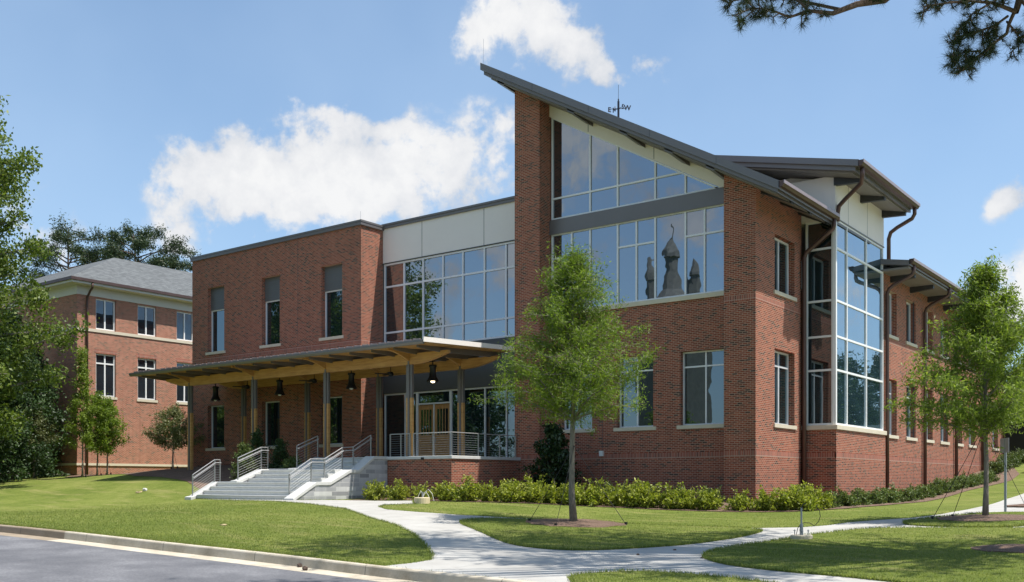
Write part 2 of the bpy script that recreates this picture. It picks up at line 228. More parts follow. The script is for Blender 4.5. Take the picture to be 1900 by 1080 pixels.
leaf_mat('needles',(.022,.04,.016),(.04,.065,.025),(.075,.105,.04),.15); leaf_mat('leaf_olive',(.085,.10,.035),(.14,.16,.065),(.22,.23,.11),.3); leaf_mat('leaf_yellow',(.25,.24,.03),(.36,.34,.05),(.45,.42,.08),.3)
leaf_mat('grass_blades',(.095,.135,.025),(.18,.225,.05),(.36,.35,.12),.45)
m,g_,b_,o_=newmat('lamp_glow'); b_.inputs['Emission Color'].default_value=(1,.8,.5,1); b_.inputs['Emission Strength'].default_value=6
# ---------------------------------------------------------------- object helpers
def link(name,me,mat,parent=None):
    o=bpy.data.objects.new(name,me); COL.objects.link(o)
    for m in (mat if isinstance(mat,(list,tuple)) else [mat]): me.materials.append(MAT[m])
    if parent: o.parent=parent
    return o
def tag(o,label=None,cat=None,group=None,kind=None):
    for k,v in (('label',label),('category',cat),('group',group),('kind',kind)):
        if v: o[k]=v
    return o
def thing(name,label,cat,loc=(0,0,0),group=None):
    o=bpy.data.objects.new(name,None); COL.objects.link(o); o.location=loc; o.empty_display_size=.3; return tag(o,label,cat,group)
class MB:
    def __init__(s): s.v=[]; s.f=[]
    def add(s,vs,fs):
        n=len(s.v); s.v+= [tuple(x) for x in vs]; s.f+=[tuple(i+n for i in f) for f in fs]; return s
    def quad(s,a,b,c,d): return s.add([a,b,c,d],[(0,1,2,3)])
    def box(s,x0,x1,y0,y1,z0,z1):
        return s.add([(x0,y0,z0),(x1,y0,z0),(x1,y1,z0),(x0,y1,z0),(x0,y0,z1),(x1,y0,z1),(x1,y1,z1),(x0,y1,z1)],[(0,3,2,1),(4,5,6,7),(0,1,5,4),(1,2,6,5),(2,3,7,6),(3,0,4,7)])
    def hexa(s,lo,hi): # two quads of 4 verts
        return s.add(list(lo)+list(hi),[(0,3,2,1),(4,5,6,7),(0,1,5,4),(1,2,6,5),(2,3,7,6),(3,0,4,7)])
    def prism(s,poly,ext): # poly list of 3d points, ext vector
        n=len(poly); e=Vector(ext); a=[Vector(p) for p in poly]
        return s.add(a+[p+e for p in a],[tuple(range(n))[::-1],tuple(range(n,2*n))]+[(i,(i+1)%n,(i+1)%n+n,i+n) for i in range(n)])
    def tube(s,pts,r,seg=8,cap=True):
        pts=[Vector(p) for p in pts]; n=len(pts); rs=r if isinstance(r,(list,tuple)) else [r]*n; rings=[]; up=None
        for i,p in enumerate(pts):
            d=(pts[min(i+1,n-1)]-pts[max(i-1,0)]).normalized()
            if up is None: up=Vector((0,0,1)) if abs(d.z)<.9 else Vector((1,0,0))
            a=(up-d*up.dot(d)); a=a.normalized() if a.length>1e-5 else d.orthogonal().normalized(); up=a; b=d.cross(a)
            rings.append([p+(a*math.cos(t)+b*math.sin(t))*rs[i] for t in [2*math.pi*k/seg for k in range(seg)]])
        vs=[v for q in rings for v in q]; fs=[(i*seg+k,i*seg+(k+1)%seg,(i+1)*seg+(k+1)%seg,(i+1)*seg+k) for i in range(n-1) for k in range(seg)]
        if cap: fs+=[tuple(range(seg))[::-1],tuple(range((n-1)*seg,n*seg))]
        return s.add(vs,fs)
    def lathe(s,cx,cy,prof,seg=16):
        vs=[(cx+r*math.cos(2*math.pi*k/seg),cy+r*math.sin(2*math.pi*k/seg),z) for r,z in prof for k in range(seg)]
        return s.add(vs,[(i*seg+k,i*seg+(k+1)%seg,(i+1)*seg+(k+1)%seg,(i+1)*seg+k) for i in range(len(prof)-1) for k in range(seg)])
    def build(s,name,mat,parent=None,smooth=False):
        me=bpy.data.meshes.new(name); me.from_pydata(s.v,[],s.f)
        o=link(name,me,mat,parent)
        if parent and parent.type=='EMPTY' and parent.location.length>0: me.transform(Matrix.Translation(-parent.location))
        elif parent and parent.parent and parent.parent.location.length>0: me.transform(Matrix.Translation(-parent.parent.location))
        if smooth: me.polygons.foreach_set('use_smooth',[True]*len(me.polygons))
        return o
def bevel(o,w=.02,seg=2):
    md=o.modifiers.new('bevel','BEVEL'); md.width=w; md.segments=seg; md.limit_method='ANGLE'; return o
# wall-plane mapping: 'Y' wall faces -Y, 'X' wall faces +X ; d = distance in front (+) or behind (-) of the wall plane
def W3(pl,c,a,z,d=0): return (a,c-d,z) if pl=='Y' else (c+d,a,z)
def wbox(mb,pl,c,a0,a1,z0,z1,d0,d1):
    p=W3(pl,c,a0,z0,d0); q=W3(pl,c,a1,z1,d1); mb.box(min(p[0],q[0]),max(p[0],q[0]),min(p[1],q[1]),max(p[1],q[1]),z0,z1)
def wall(name,pl,c,a0,a1,z0,z1,holes,parent,mat='brick',rev=.34,top=None):
    """wall face with real openings and brick reveals; top(a) gives a sloping top"""
    mb=MB(); As=sorted({a0,a1}|{h[0] for h in holes}|{h[1] for h in holes}); Zs=sorted({z0,z1}|{h[2] for h in holes}|{h[3] for h in holes})
    for i in range(len(As)-1):
        for j in range(len(Zs)-1):
            am=(As[i]+As[i+1])/2; zm=(Zs[j]+Zs[j+1])/2
            if any(h[0]<am<h[1] and h[2]<zm<h[3] for h in holes): continue
            zt0=zt1=Zs[j+1]
            if top and j==len(Zs)-2: zt0,zt1=top(As[i]),top(As[i+1])
            q=[W3(pl,c,As[i],Zs[j]),W3(pl,c,As[i+1],Zs[j]),W3(pl,c,As[i+1],zt1),W3(pl,c,As[i],zt0)]
            mb.quad(*q)
    for h in holes:
        for (a,b) in (((h[0],h[2]),(h[0],h[3])),((h[1],h[3]),(h[1],h[2])),((h[0],h[3]),(h[1],h[3])),((h[1],h[2]),(h[0],h[2]))):
            mb.quad(W3(pl,c,a[0],a[1]),W3(pl,c,b[0],b[1]),W3(pl,c,b[0],b[1],-rev),W3(pl,c,a[0],a[1],-rev))
    return mb.build(name,mat,parent)
def glazing(name,pl,c,poly,vs,hs,parent,rec=.3,fw=.055,frame='frame',glass='glass_front',dep=.10,label=None):
    """framed glazing in a wall plane. poly: outline [(a,z)..]; vs: (a,z0,z1) bars; hs: (z,a0,a1) bars"""
    f=MB(); cc=c+rec if pl=='Y' else c-rec; n=len(poly)
    for i in range(n):
        (a0,z0),(a1,z1)=poly[i],poly[(i+1)%n]
        if abs(a0-a1)<1e-4: s=1 if sum(p[0] for p in poly)/n>a0 else -1; wbox(f,pl,cc,a0,a0+s*fw,min(z0,z1),max(z0,z1),0,-dep) 
        else:
            s=1 if sum(p[1] for p in poly)/n>(z0+z1)/2 else -1; A,B=((a0,z0),(a1,z1)) if a0<a1 else ((a1,z1),(a0,z0)); A=(A[0]+fw,A[1]); B=(B[0]-fw,B[1])
            f.prism([W3(pl,cc,A[0],A[1],.002),W3(pl,cc,B[0],B[1],.002),W3(pl,cc,B[0],B[1]+s*fw,.002),W3(pl,cc,A[0],A[1]+s*fw,.002)],Vector(W3(pl,0,0,0,-dep-.002))-Vector(W3(pl,0,0,0,0)))
    for a,z0,z1 in vs: wbox(f,pl,cc,a-fw/2,a+fw/2,z0+fw,z1-fw,-.004,-dep)
    for z,a0,a1 in hs: wbox(f,pl,cc,a0,a1,z-fw/2,z+fw/2,-.008,-dep+.01)
    fo=f.build(name,frame,parent)
    if label: fo['label']=label
    g=MB(); g.add([W3(pl,cc,a,z,-dep*.55) for a,z in poly],[tuple(range(n))]); g.build('pane',glass,fo)
    return fo
def rect(a0,a1,z0,z1): return [(a0,z0),(a1,z0),(a1,z1),(a0,z1)]
def sill(pl,c,a0,a1,z,parent,h=.14,d=.06,mat='stone'):
    m=MB(); wbox(m,pl,c,a0,a1,z-h,z,-.25,d); return m.build('sill',mat,parent)
# ================================================================ GROUND
def axis(lo,hi,step,far):
    a=list(np.arange(lo,hi+1e-6,step)); s=step
    p=a[0]; left=[]
    while p>-far: s*=1.35; p-=s; left.append(p)
    s=step; p=a[-1]; right=[]
    while p<far: s*=1.35; p+=s; right.append(p)
    return np.array(left[::-1]+a+right)
def ground_sheet():
    xs=axis(-50,30,.5,900); ys=axis(-21.3,45.2,.5,900); ys=np.unique(np.concatenate([ys[ys>=-21.3],[-21.34,-29.6,-29.64],-31-np.geomspace(.1,900,40)]))
    X,Y=np.meshgrid(xs,ys); Z=Hn(X,Y)
    Z=np.where(Y<-21.32,Z-.55,Z); Z=np.where(Y<-29.62,Hn(X,Y)+.0,Z)
    nx,ny=len(xs),len(ys); idx=np.arange(nx*ny).reshape(ny,nx); f=np.stack([idx[:-1,:-1],idx[:-1,1:],idx[1:,1:],idx[1:,:-1]],-1).reshape(-1,4)
    me=bpy.data.meshes.new('lawn'); me.from_pydata(np.stack([X,Y,Z],-1).reshape(-1,3).tolist(),[],f.tolist()); me.polygons.foreach_set('use_smooth',[True]*len(me.polygons))
    tag(link('lawn',me,'grass_ground'),kind='structure',label='green lawn sloping up from the kerb to the brick building')
ground_sheet()
def drape(name,pts,off,mat,step=.5,skirt=0,zf=None):
    """cut a plan polygon along a grid and lay it on the terrain"""
    bm=bmesh.new(); P=[Vector((p[0],p[1],0)) for p in pts]; tri=tessellate_polygon([P]); vs=[bm.verts.new(p) for p in P]
    for t in tri:
        try: bm.faces.new([vs[i] for i in t])
        except ValueError: pass
    x0,x1=min(p.x for p in P),max(p.x for p in P); y0,y1=min(p.y for p in P),max(p.y for p in P)
    for ax,a,b in ((0,x0,x1),(1,y0,y1)):
        k=math.ceil(a/step)*step
        while k<b:
            co=Vector((0,0,0)); co[ax]=k; no=Vector((0,0,0)); no[ax]=1
            bmesh.ops.bisect_plane(bm,geom=bm.verts[:]+bm.edges[:]+bm.faces[:],plane_co=co,plane_no=no,dist=1e-5); k+=step
    bmesh.ops.remove_doubles(bm,verts=bm.verts,dist=1e-4); bmesh.ops.recalc_face_normals(bm,faces=bm.faces)
    for f in bm.faces:
        if f.normal.z<0: f.normal_flip()
    bd=[e for e in bm.edges if e.is_boundary] if skirt else []
    vl=list(bm.verts); z=Hn(np.array([v.co.x for v in vl]),np.array([v.co.y for v in vl]))
    if zf: z=np.array([zf(v.co.x,v.co.y,zz) for v,zz in zip(vl,z)])
    for v,zz in zip(vl,z): v.co.z=zz+off
    if skirt:
        r=bmesh.ops.extrude_edge_only(bm,edges=bd)
        for v in [e for e in r['geom'] if isinstance(e,bmesh.types.BMVert)]: v.co.z-=skirt
        bmesh.ops.recalc_face_normals(bm,faces=bm.faces)
    me=bpy.data.meshes.new(name); bm.to_mesh(me); bm.free(); return link(name,me,mat)
def smooth_poly(p,n=2):
    for _ in range(n):
        q=[]
        for i in range(len(p)):
            a,b=p[i],p[(i+1)%len(p)]; q+= [a*.75+b*.25,a*.25+b*.75]
        p=q
    return p
def GP(l): return [gnd(*p) for p in l]
PATH=GP([(345,925),(450,929),(560,934),(640,944),(684,960),(735,974),(768,991),(789,1011),(803,1030),(799,1040),(762,1046),(722,1050)])+[Vector((2.2,-21.28,0)),Vector((5,-21.28,0)),Vector((9,-21.28,0)),Vector((17,-21.28,0)),Vector((22,-17,0)),Vector((22,5,0))]
PATH+=GP([(1965,898),(1900,916),(1865,927),(1830,939),(1796,946),(1744,955),(1691,961.6),(1622,966),(1573,970),(1535,975.5),(1490,979),(1407,980.5),(1309,979),(1150,972.5),(1021,965),(937,960.6),(853,956),(768,950),(718,946),(703,941),(714,937),(768,935),(768,929.5),(660,928.4),(560,928.6),(538,928)])+[Vector((-14.6,-9.15,0)),Vector((-20.4,-9.15,0))]
tag(drape('path',PATH,.012,'concrete'),kind='structure',label='pale concrete path winding from the stairs to the road')
ISL=[]
for nm,pts in (('grass_island',[(849,971),(870,965.5),(903,963.5),(998,965.8),(1150,973.5),(1320,980),(1396,982.5),(1416,987),(1400,992),(1370,999),(1292,1010),(1240,1015),(1105,1023),(1038,1022),(987,1017.6),(950,1012),(923,1003),(886,985)]),
             ('grass_island',[(1676,972),(1688,968),(1744,961.6),(1778,958),(1813,954.6),(1848,952.5),(1900,952),(1960,954),(1975,966),(1900,979),(1796,979.6),(1726,978),(1681,975)]),
             ('grass_island',[(1975,984),(1900,982),(1761,982),(1657,982),(1605,983.5),(1553,989),(1483,998),(1434.5,1007),(1379,1014),(1337,1021),(1309.5,1029),(1306,1038),(1327,1045),(1361.6,1052),(1448,1062),(1552.6,1071),(1640,1080),(1750,1092),(1950,1100),(2080,1050),(2050,1000)]),
             ('grass_island',[(1053,1077),(1071.5,1070),(1122,1066),(1172.6,1063.6),(1240,1066),(1327,1073),(1379,1079),(1450,1090),(1480,1105),(1380,1118),(1200,1112),(1080,1095)])):
    P=smooth_poly(GP(pts),1); ISL.append(P); tag(drape(nm,P,.045,'grass_ground',skirt=.05),kind='structure')
BED=[Vector((e[1].x,e[1].y,0)) for e in EDGE]+GP([(1892,880)])+[Vector((1.2,37,0)),Vector((1.2,10.6,0)),Vector((1.2,4.6,0)),Vector((-.2,4.4,0)),Vector((-.2,.3,0)),Vector((-1.1,.9,0)),Vector((-9.4,.9,0)),Vector((-9.7,.3,0)),Vector((-10.7,.3,0)),Vector((-10.8,-4.3,0)),Vector((-14.1,-4.3,0))]
tag(drape('mulch_bed',BED,.02,'mulch'),kind='structure')
BED2=GP([(345,893),(300,886),(250,884),(205,881),(120,886),(130,878)])+[Vector((-44,-.6,0)),Vector((-36,-.6,0)),Vector((-34,.2,0)),Vector((-18,.2,0)),Vector((-18.2,-5.2,0)),Vector((-19.2,-8.0,0)),Vector((-21,-8.2,0)),Vector((-22.5,-7.4,0))]
tag(drape('mulch_bed',BED2,.02,'mulch'),kind='structure')
def ring(c,rx,ry,n=26,seed=0):
    r=random.Random(seed); return [Vector((c.x+rx*math.cos(t)*(1+r.uniform(-.1,.1)),c.y+ry*math.sin(t)*(1+r.uniform(-.1,.1)),0)) for t in [2*math.pi*k/n for k in range(n)]]
T1=gnd(1065,974); T2=gnd(1828,964)
RINGS=[ring(T1,1.5,1.35,seed=1),ring(T2,1.25,1.15,seed=2),ring(gnd(1900,1023),.9,.8,seed=3),ring(gnd(1925,940),.9,.8,seed=4)]
for R_,c_ in zip(RINGS,(T1,T2,gnd(1900,1023),gnd(1925,940))):
    rr0=max((p-c_).length for p in R_); tag(drape('mulch_ring',R_,.05,'mulch',step=.2,skirt=.06,zf=lambda x,y,z,c_=c_,rr0=rr0: z+.07*max(0,1-math.hypot(x-c_.x,y-c_.y)/rr0)),kind='structure')
# road, gutter and kerb
def strip(name,y0,y1,o0,o1,mat,x0=-140,x1=120,dx=1.0):
    xs=np.arange(x0,x1,dx); h0=Hn(xs,np.full_like(xs,-21.3)); v=[];f=[]
    for x,h in zip(xs,h0): v+= [(x,y0,h+o0),(x,y1,h+o1)]
    for i in range(len(xs)-1): f.append((2*i,2*i+1,2*i+3,2*i+2))
    me=bpy.data.meshes.new(name); me.from_pydata(v,[],f); o=link(name,me,mat); return tag(o,kind='structure')
strip('road',-29.2,-21.95,-.30,-.155,'asphalt')
def kerb_mesh(name,yb,s,label):
    xs=np.arange(-140,120,1.0); h=Hn(xs,np.full_like(xs,-21.3)); prof=[(0,-.5),(0,.02),(.0,.028),(.02,.034),(.13,.034),(.155,.026),(.168,.005),(.185,-.145),(.62,-.158),(.62,-.4)]
    v=[(x,yb-s*d,hh+z) for x,hh in zip(xs,h) for d,z in prof]; n=len(prof); f=[(i*n+k,i*n+k+1,(i+1)*n+k+1,(i+1)*n+k) for i in range(len(xs)-1) for k in range(n-1)]
    me=bpy.data.meshes.new(name); me.from_pydata(v,[],f); tag(link(name,me,'kerb_concrete'),kind='structure',label=label)
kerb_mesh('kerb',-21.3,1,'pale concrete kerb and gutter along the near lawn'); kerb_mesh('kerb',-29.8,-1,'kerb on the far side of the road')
# ---- grass blades
def in_poly(x,y,P):
    c=np.zeros(len(x),bool); n=len(P)
    for i in range(n):
        a,b=P[i],P[(i+1)%n]
        if a[1]==b[1]: continue
        m=((a[1]>y)!=(b[1]>y)) & (x<(b[0]-a[0])*(y-a[1])/(b[1]-a[1])+a[0]); c^=m
    return c
def mesh_np(name,V,F,mat,parent=None,loc=None,k=4):
    me=bpy.data.meshes.new(name); V=np.asarray(V,np.float32); F=np.asarray(F,np.int32)
    me.vertices.add(len(V)); me.vertices.foreach_set('co',V.ravel()); me.loops.add(F.size); me.loops.foreach_set('vertex_index',F.ravel()); me.polygons.add(len(F)); me.polygons.foreach_set('loop_start',np.arange(0,F.size,k,dtype=np.int32)); me.polygons.foreach_set('loop_total',np.full(len(F),k,np.int32)); me.update(calc_edges=True)
    return link(name,me,mat,parent)
def grass():
    n=420000; y=-21.27+RNG.random(n)**1.5*24; x=-26+RNG.random(n)*42
    onp=in_poly(x,y,PATH); isl=np.zeros(n,bool)
    for P in ISL: isl|=in_poly(x,y,P)
    keep=(~onp)|isl
    for P in [BED,BED2]+RINGS: keep&=~in_poly(x,y,P)
    keep&=~((x>-21)&(x<-14)&(y>-9.4)); keep&=(y<1.2)&(RNG.random(n)<np.clip((x+26)/16,0,1))&(RNG.random(n)<np.clip((1.2-y)/14,0,1))
    d=(x-CAM[0])*FW[0]+(y-CAM[1])*FW[1]; keep&=(d>10)
    lat=((x-CAM[0])*RT[0]+(y-CAM[1])*RT[1])/d; keep&=np.abs(lat)<.58
    x,y,isl=x[keep],y[keep],isl[keep]; n=len(x); z=Hn(x,y)+np.where(isl,.045,0)
    t=RNG.random(n)*6.28; h=.014+.026*RNG.random(n)**1.6; w=.0045+.004*RNG.random(n); lx=RNG.normal(0,.018,n); ly=RNG.normal(0,.018,n)
    a=np.stack([x-np.cos(t)*w,y-np.sin(t)*w,z-.004],-1); b=np.stack([x+np.cos(t)*w,y+np.sin(t)*w,z-.004],-1); c=np.stack([x+lx,y+ly,z+h],-1)
    V=np.stack([a,b,c],1).reshape(-1,3)
    # ragged tufts along the cut edges of the lawns
    ex=[]
    for P,off in [(P,.045) for P in ISL]+[(PATH,0)]:
        for i in range(len(P)):
            A,Bq=P[i],P[(i+1)%len(P)]; L=(Bq-A).length
            if L>12: continue
            k=int(L*170); f=RNG.random(k)[:,None]; q=np.array(A)[None,:2]*(1-f)+np.array(Bq)[None,:2]*f+RNG.normal(0,.022,(k,2)); ex.append(np.column_stack([q,np.full(k,off)]))
    ex=np.concatenate(ex); ex=ex[(ex[:,1]>-21.25)&(ex[:,1]<-3)]
    k=9000; kx=np.column_stack([-14+RNG.random(k)*16.3,-21.3+RNG.normal(0,.015,k),np.full(k,.02)]); ex=np.concatenate([ex,kx]); n2=len(ex)
    z=Hn(ex[:,0],ex[:,1])+ex[:,2]; t=RNG.random(n2)*6.28; w=.005+.004*RNG.random(n2); h=.03+.04*RNG.random(n2); 
    a=np.stack([ex[:,0]-np.cos(t)*w,ex[:,1]-np.sin(t)*w,z-.02],-1); b=np.stack([ex[:,0]+np.cos(t)*w,ex[:,1]+np.sin(t)*w,z-.02],-1); c=np.stack([ex[:,0]+RNG.normal(0,.035,n2),ex[:,1]+RNG.normal(0,.035,n2),z+h],-1)
    V=np.concatenate([V,np.stack([a,b,c],1).reshape(-1,3)]); F=np.arange(len(V)).reshape(-1,3)
    tag(mesh_np('grass',V,F,'grass_blades',k=3),kind='stuff',label='short mown grass blades on the lawns near the road',cat='grass')
grass()
# ================================================================ NEW BRICK BUILDING
B=thing('brick_building','new two-storey red brick building with a steep shed-roofed tower and tall glazing','building')
ZB=-1.6
# --- left block
LW=[(-32.2,-30.72),(-27.55,-26.11),(-22.95,-21.45)]
def lb():
    holes=[(a,b,7.2,10.77) for a,b in LW]+[(a,b,1.88,4.25) for a,b in LW]
    wall('brick_wall','Y',0,-33.6,-20.14,ZB,12.42,holes,B)
    m=MB(); m.quad((-20.14,0,ZB),(-20.14,1.5,ZB),(-20.14,1.5,12.42),(-20.14,0,12.42)); m.build('brick_wall','brick',B); m=MB(); m.quad((-33.6,12,ZB),(-33.6,0,ZB),(-33.6,0,12.42),(-33.6,12,12.42)); m.quad((-20.14,12,ZB),(-33.6,12,ZB),(-33.6,12,12.42),(-20.14,12,12.42)); m.build('brick_wall','brick',B)
    m=MB(); m.box(-33.68,-20.06,-.08,12.08,12.42,12.62); m.box(-33.70,-20.04,-.10,12.1,12.57,12.66); m.build('roof','metal_grey',B)
    for a,b in LW:
        glazing('window','Y',0,rect(a,b,7.2,9.55),[],[],B,rec=.26,glass='glass_small'); glazing('window','Y',0,rect(a,b,1.88,4.25),[],[],B,rec=.26,glass='glass_small')
        sill('Y',0,a-.12,b+.12,7.2,B); sill('Y',0,a-.12,b+.12,1.88,B)
        l=MB(); wbox(l,'Y',.22,a,b,9.55,10.77,0,-.06)
        for k in range(9): z=9.66+k*.125; wbox(l,'Y',.22,a+.02,b-.02,z,z+.02,.012,0)
        l.build('louver_panel','louver',B)
    for q in (('Y',0,-33.605,-20.13),('X',-20.14,.01,1.5)): m=MB(); wbox(m,*q,6.72,6.92,.004,-.05); m.build('soldier_course','soldier_brick',B)
lb()
for q in (('Y',0,-24.72,-24.70,ZB,12.4),('X',1.25,15.62,15.64,ZB,9.2),('X',1.25,21.76,21.78,ZB,9.2),('Y',.75,-6.95,-6.93,ZB,7.0)):
    m=MB(); wbox(m,*q,.0025,-.05); m.build('expansion_joint','metal_dark',B)
# --- centre block
def cb():
    Y=1.5
    m=MB(); wbox(m,'Y',Y,-20.14,-10.86,10.78,12.50,0,-.2)
    o=m.build('stucco_panel','stucco',B)
    for a in (-17.55,-13.75): m=MB(); wbox(m,'Y',Y,a-.012,a+.012,10.80,12.48,.004,0); m.build('panel_joint','metal_dark',B)
    m=MB(); wbox(m,'Y',Y,-20.14,-10.86,10.76,10.80,.03,0); m.build('window_head','metal_dark',B)
    m=MB(); m.box(-20.14,-10.86,1.42,12,12.50,12.70); m.box(-20.14,-10.86,1.38,1.5,12.63,12.72); m.build('roof','metal_grey',B)
    vx=[-18.75,-17.51,-16.25,-15.03,-13.75,-12.51,-11.25]
    glazing('curtain_wall','Y',Y,rect(-20.1,-10.86,6.5,10.76),[(v,6.5,10.76) for v in vx],[(9.62,-20.05,-10.9),(7.36,-20.05,-10.9)],B,rec=.02,fw=.085,label='upper glass wall above the canopy')
    m=MB(); wbox(m,'Y',Y,-20.14,-10.86,4.37,6.5,.0,-.3); m.build('metal_panel','panel_dark',B)
    # entrance glazing
    glazing('storefront','Y',Y,rect(-20.1,-17.92,1.05,4.35),[(-18.71,1.05,4.35)],[],B,rec=.05,fw=.07,glass='glass_small')
    glazing('storefront','Y',Y,rect(-15.80,-10.9,1.05,4.35),[(v,1.05,4.35) for v in (-15.03,-13.75,-12.51,-11.5)],[],B,rec=.05,fw=.07,glass='glass_small')
    glazing('transom_window','Y',Y,rect(-17.92,-15.80,3.72,4.35),[],[],B,rec=.05,fw=.07,glass='glass_small')
    for x0,x1,hx in ((-17.86,-16.89,-17.0),(-16.83,-15.86,-16.72)):
        d=MB(); y0=1.60; w=.14
        d.box(x0,x0+w,y0,y0+.05,1.06,3.70); d.box(x1-w,x1,y0,y0+.05,1.06,3.70); d.box(x0+w,x1-w,y0,y0+.05,3.48,3.70); d.box(x0+w,x1-w,y0,y0+.05,2.12,2.26)
        for k in range(1,4): x=x0+w+(x1-x0-2*w)*k/4; d.box(x-.018,x+.018,y0+.002,y0+.045,2.26,3.48)
        for k in range(7): z=1.06+k*.151; d.box(x0+w,x1-w,y0+.008+.0,y0+.05,z+.006,z+.146)
        do=d.build('door','door_wood',B); bevel(do,.006,1)
        g=MB(); g.box(x0+w,x1-w,y0+.025,y0+.03,2.26,3.48); g.build('pane','glass_small',do)
        h=MB(); h.tube([(hx,y0-.0,1.85),(hx,y0-.07,1.88),(hx,y0-.07,2.12),(hx,y0,2.15)],.014,6); h.build('handle','steel',do)
    m=MB(); m.box(-16.89,-16.83,1.56,1.66,1.05,3.72); m.box(-17.92,-17.86,1.56,1.66,1.05,3.72); m.box(-15.86,-15.80,1.56,1.66,1.05,3.72); m.build('door_frame','frame',B)
    m=MB(); wbox(m,'Y',Y,-20.14,-10.86,ZB,1.05,-.04,-.3); m.build('base_wall','brick',B)
cb()
# --- tower
RS=.56
def rtop(x): return 10.40+RS*(1.32-x)      # top edge of the shed roof fascia
def gl(x): return 11.11+.558*(-1.7-x)       # sloping head of the big window
def tower():
    s=lambda x: rtop(x)-.45
    wall('brick_wall','Y',0,-10.87,-9.57,ZB,11,[],B,top=s)            # left pier
    wall('brick_wall','Y',0,-1.24,0,ZB,10,[],B,top=s)                  # right pier
    m=MB(); m.quad((-9.57,0,ZB),(-9.57,.83,ZB),(-9.57,.83,s(-9.57)),(-9.57,0,s(-9.57))); m.quad((-1.24,.83,ZB),(-1.24,0,ZB),(-1.24,0,s(-1.24)),(-1.24,.83,s(-1.24)))
    m.quad((-10.87,9,ZB),(-10.87,0,ZB),(-10.87,0,s(-10.87)),(-10.87,9,s(-10.87))); m.build('brick_wall','brick',B)
    pw=[(-8.95,-7.45),(-6.25,-4.6),(-3.4,-1.45)]
    wall('brick_wall','Y',.75,-9.57,-1.24,ZB,7.08,[(a,b,2.2,5.05) for a,b in pw],B,rev=.3)
    for a,b in pw:
        c=(a+b)/2; glazing('window','Y',.75,rect(a,b,2.2,5.05),[(c,2.2,5.05)],[(4.46,a+.05,b-.05)],B,rec=.2,glass='glass_small',fw=.06)
        sill('Y',.75,a-.14,min(b+.14,-1.25),2.2,B)
    for q in (('Y',0,-10.875,-9.56,.96,1.16),('Y',0,-1.25,.005,.96,1.16),('Y',.75,-9.57,-1.24,.96,1.16),('X',0,.0,4.44,.96,1.16),('Y',0,-1.25,.005,6.62,6.82),('X',0,.0,4.44,6.62,6.82)): m=MB(); wbox(m,*q,.004,-.05); m.build('soldier_course','soldier_brick',B)
    m=MB(); wbox(m,'Y',.75,-9.57,-1.24,7.02,7.19,.08,-.3); m.build('sill','stone',B)
    x0,x1=-9.5,-1.24; F=.07
    glazing('curtain_wall','Y',.75,rect(x0,x1,7.19,10.50),[(v,7.19,10.50) for v in (-8.48,-7.57,-6.25,-5.38,-4.53,-3.21,-2.40)],[(9.46,x0+F,-7.6),(9.49,-6.22,-4.56),(9.49,-3.18,x1-F)],B,rec=.02,fw=F,label='large window below the grey band, reflecting sky')
    glazing('curtain_wall','Y',.75,[(x0,11.10),(x1,11.10),(x1,gl(x1)+.02),(x0,gl(x0))] if gl(x1)>11.1 else [(x0,11.10),(-1.68,11.10),(x0,gl(x0))],[(v,11.10,gl(v)) for v in (-7.57,-6.25,-4.53,-3.21)],[(12.0,x0+F,-3.3)],B,rec=.02,fw=F,label='upper wedge-shaped window under the sloping roof')
    m=MB(); wbox(m,'Y',.75,-9.57,-1.24,10.50,11.10,.03,-.2); wbox(m,'Y',.75,-9.57,-1.24,10.47,10.55,.06,.03); m.build('metal_panel','metal_grey',B)
    m=MB(); m.prism([(-9.57,.72,gl(-9.57)),(-1.24,.72,gl(-1.24)),(-1.24,.72,s(-1.24)+.02),(-9.57,.72,s(-9.57)+.02)],(0,.3,0)); m.build('stucco_panel','stucco',B)
    for a in (-7.62,-4.55): m=MB(); m.box(a-.012,a+.012,.715,.72,gl(a)+.04,s(a)); m.build('panel_joint','metal_dark',B)
    # right flank
    rw=(1.75,3.72); wall('brick_wall','X',0,0,4.44,ZB,s(0)+.1,[(*rw,7.2,9.33),(*rw,2.2,5.02)],B,rev=.34)
    for z0,z1,tr in ((7.2,9.33,None),(2.2,5.02,4.45)):
        glazing('window','X',0,rect(rw[0],rw[1],z0,z1),[((rw[0]+rw[1])/2,z0,z1)],[(tr,rw[0]+.05,rw[1]-.05)] if tr else [],B,rec=.24,glass='glass_small',fw=.07); sill('X',0,rw[0]-.12,rw[1]+.12,z0,B)
    # shed roof
    XL,XR=-11.95,1.32; Y0,Y1=-1.0,4.56
    def slab(nm,x0,x1,y0,y1,t0,t1,mat):
        m=MB(); m.hexa([(x0,y0,rtop(x0)+t0),(x1,y0,rtop(x1)+t0),(x1,y1,rtop(x1)+t0),(x0,y1,rtop(x0)+t0)],[(x0,y0,rtop(x0)+t1),(x1,y0,rtop(x1)+t1),(x1,y1,rtop(x1)+t1),(x0,y1,rtop(x0)+t1)]); return m.build(nm,mat,B)
    r=slab('roof',XL,XR-.02,Y0,9.0,-.30,0,'metal_grey')
    slab('roof_edge',XL+.1,XR-.12,Y0+.12,8.9,-.44,-.302,'metal_grey'); slab('soffit',XL+.35,XR-.25,Y0+.3,8.8,-.50,-.445,'soffit')
    for k in range(1,5): x=XL+k*2.72; m=MB(); m.box(x-.006,x+.006,Y0-.004,Y0,rtop(x)-.29,rtop(x)-.01); m.build('fascia_joint','metal_dark',B)
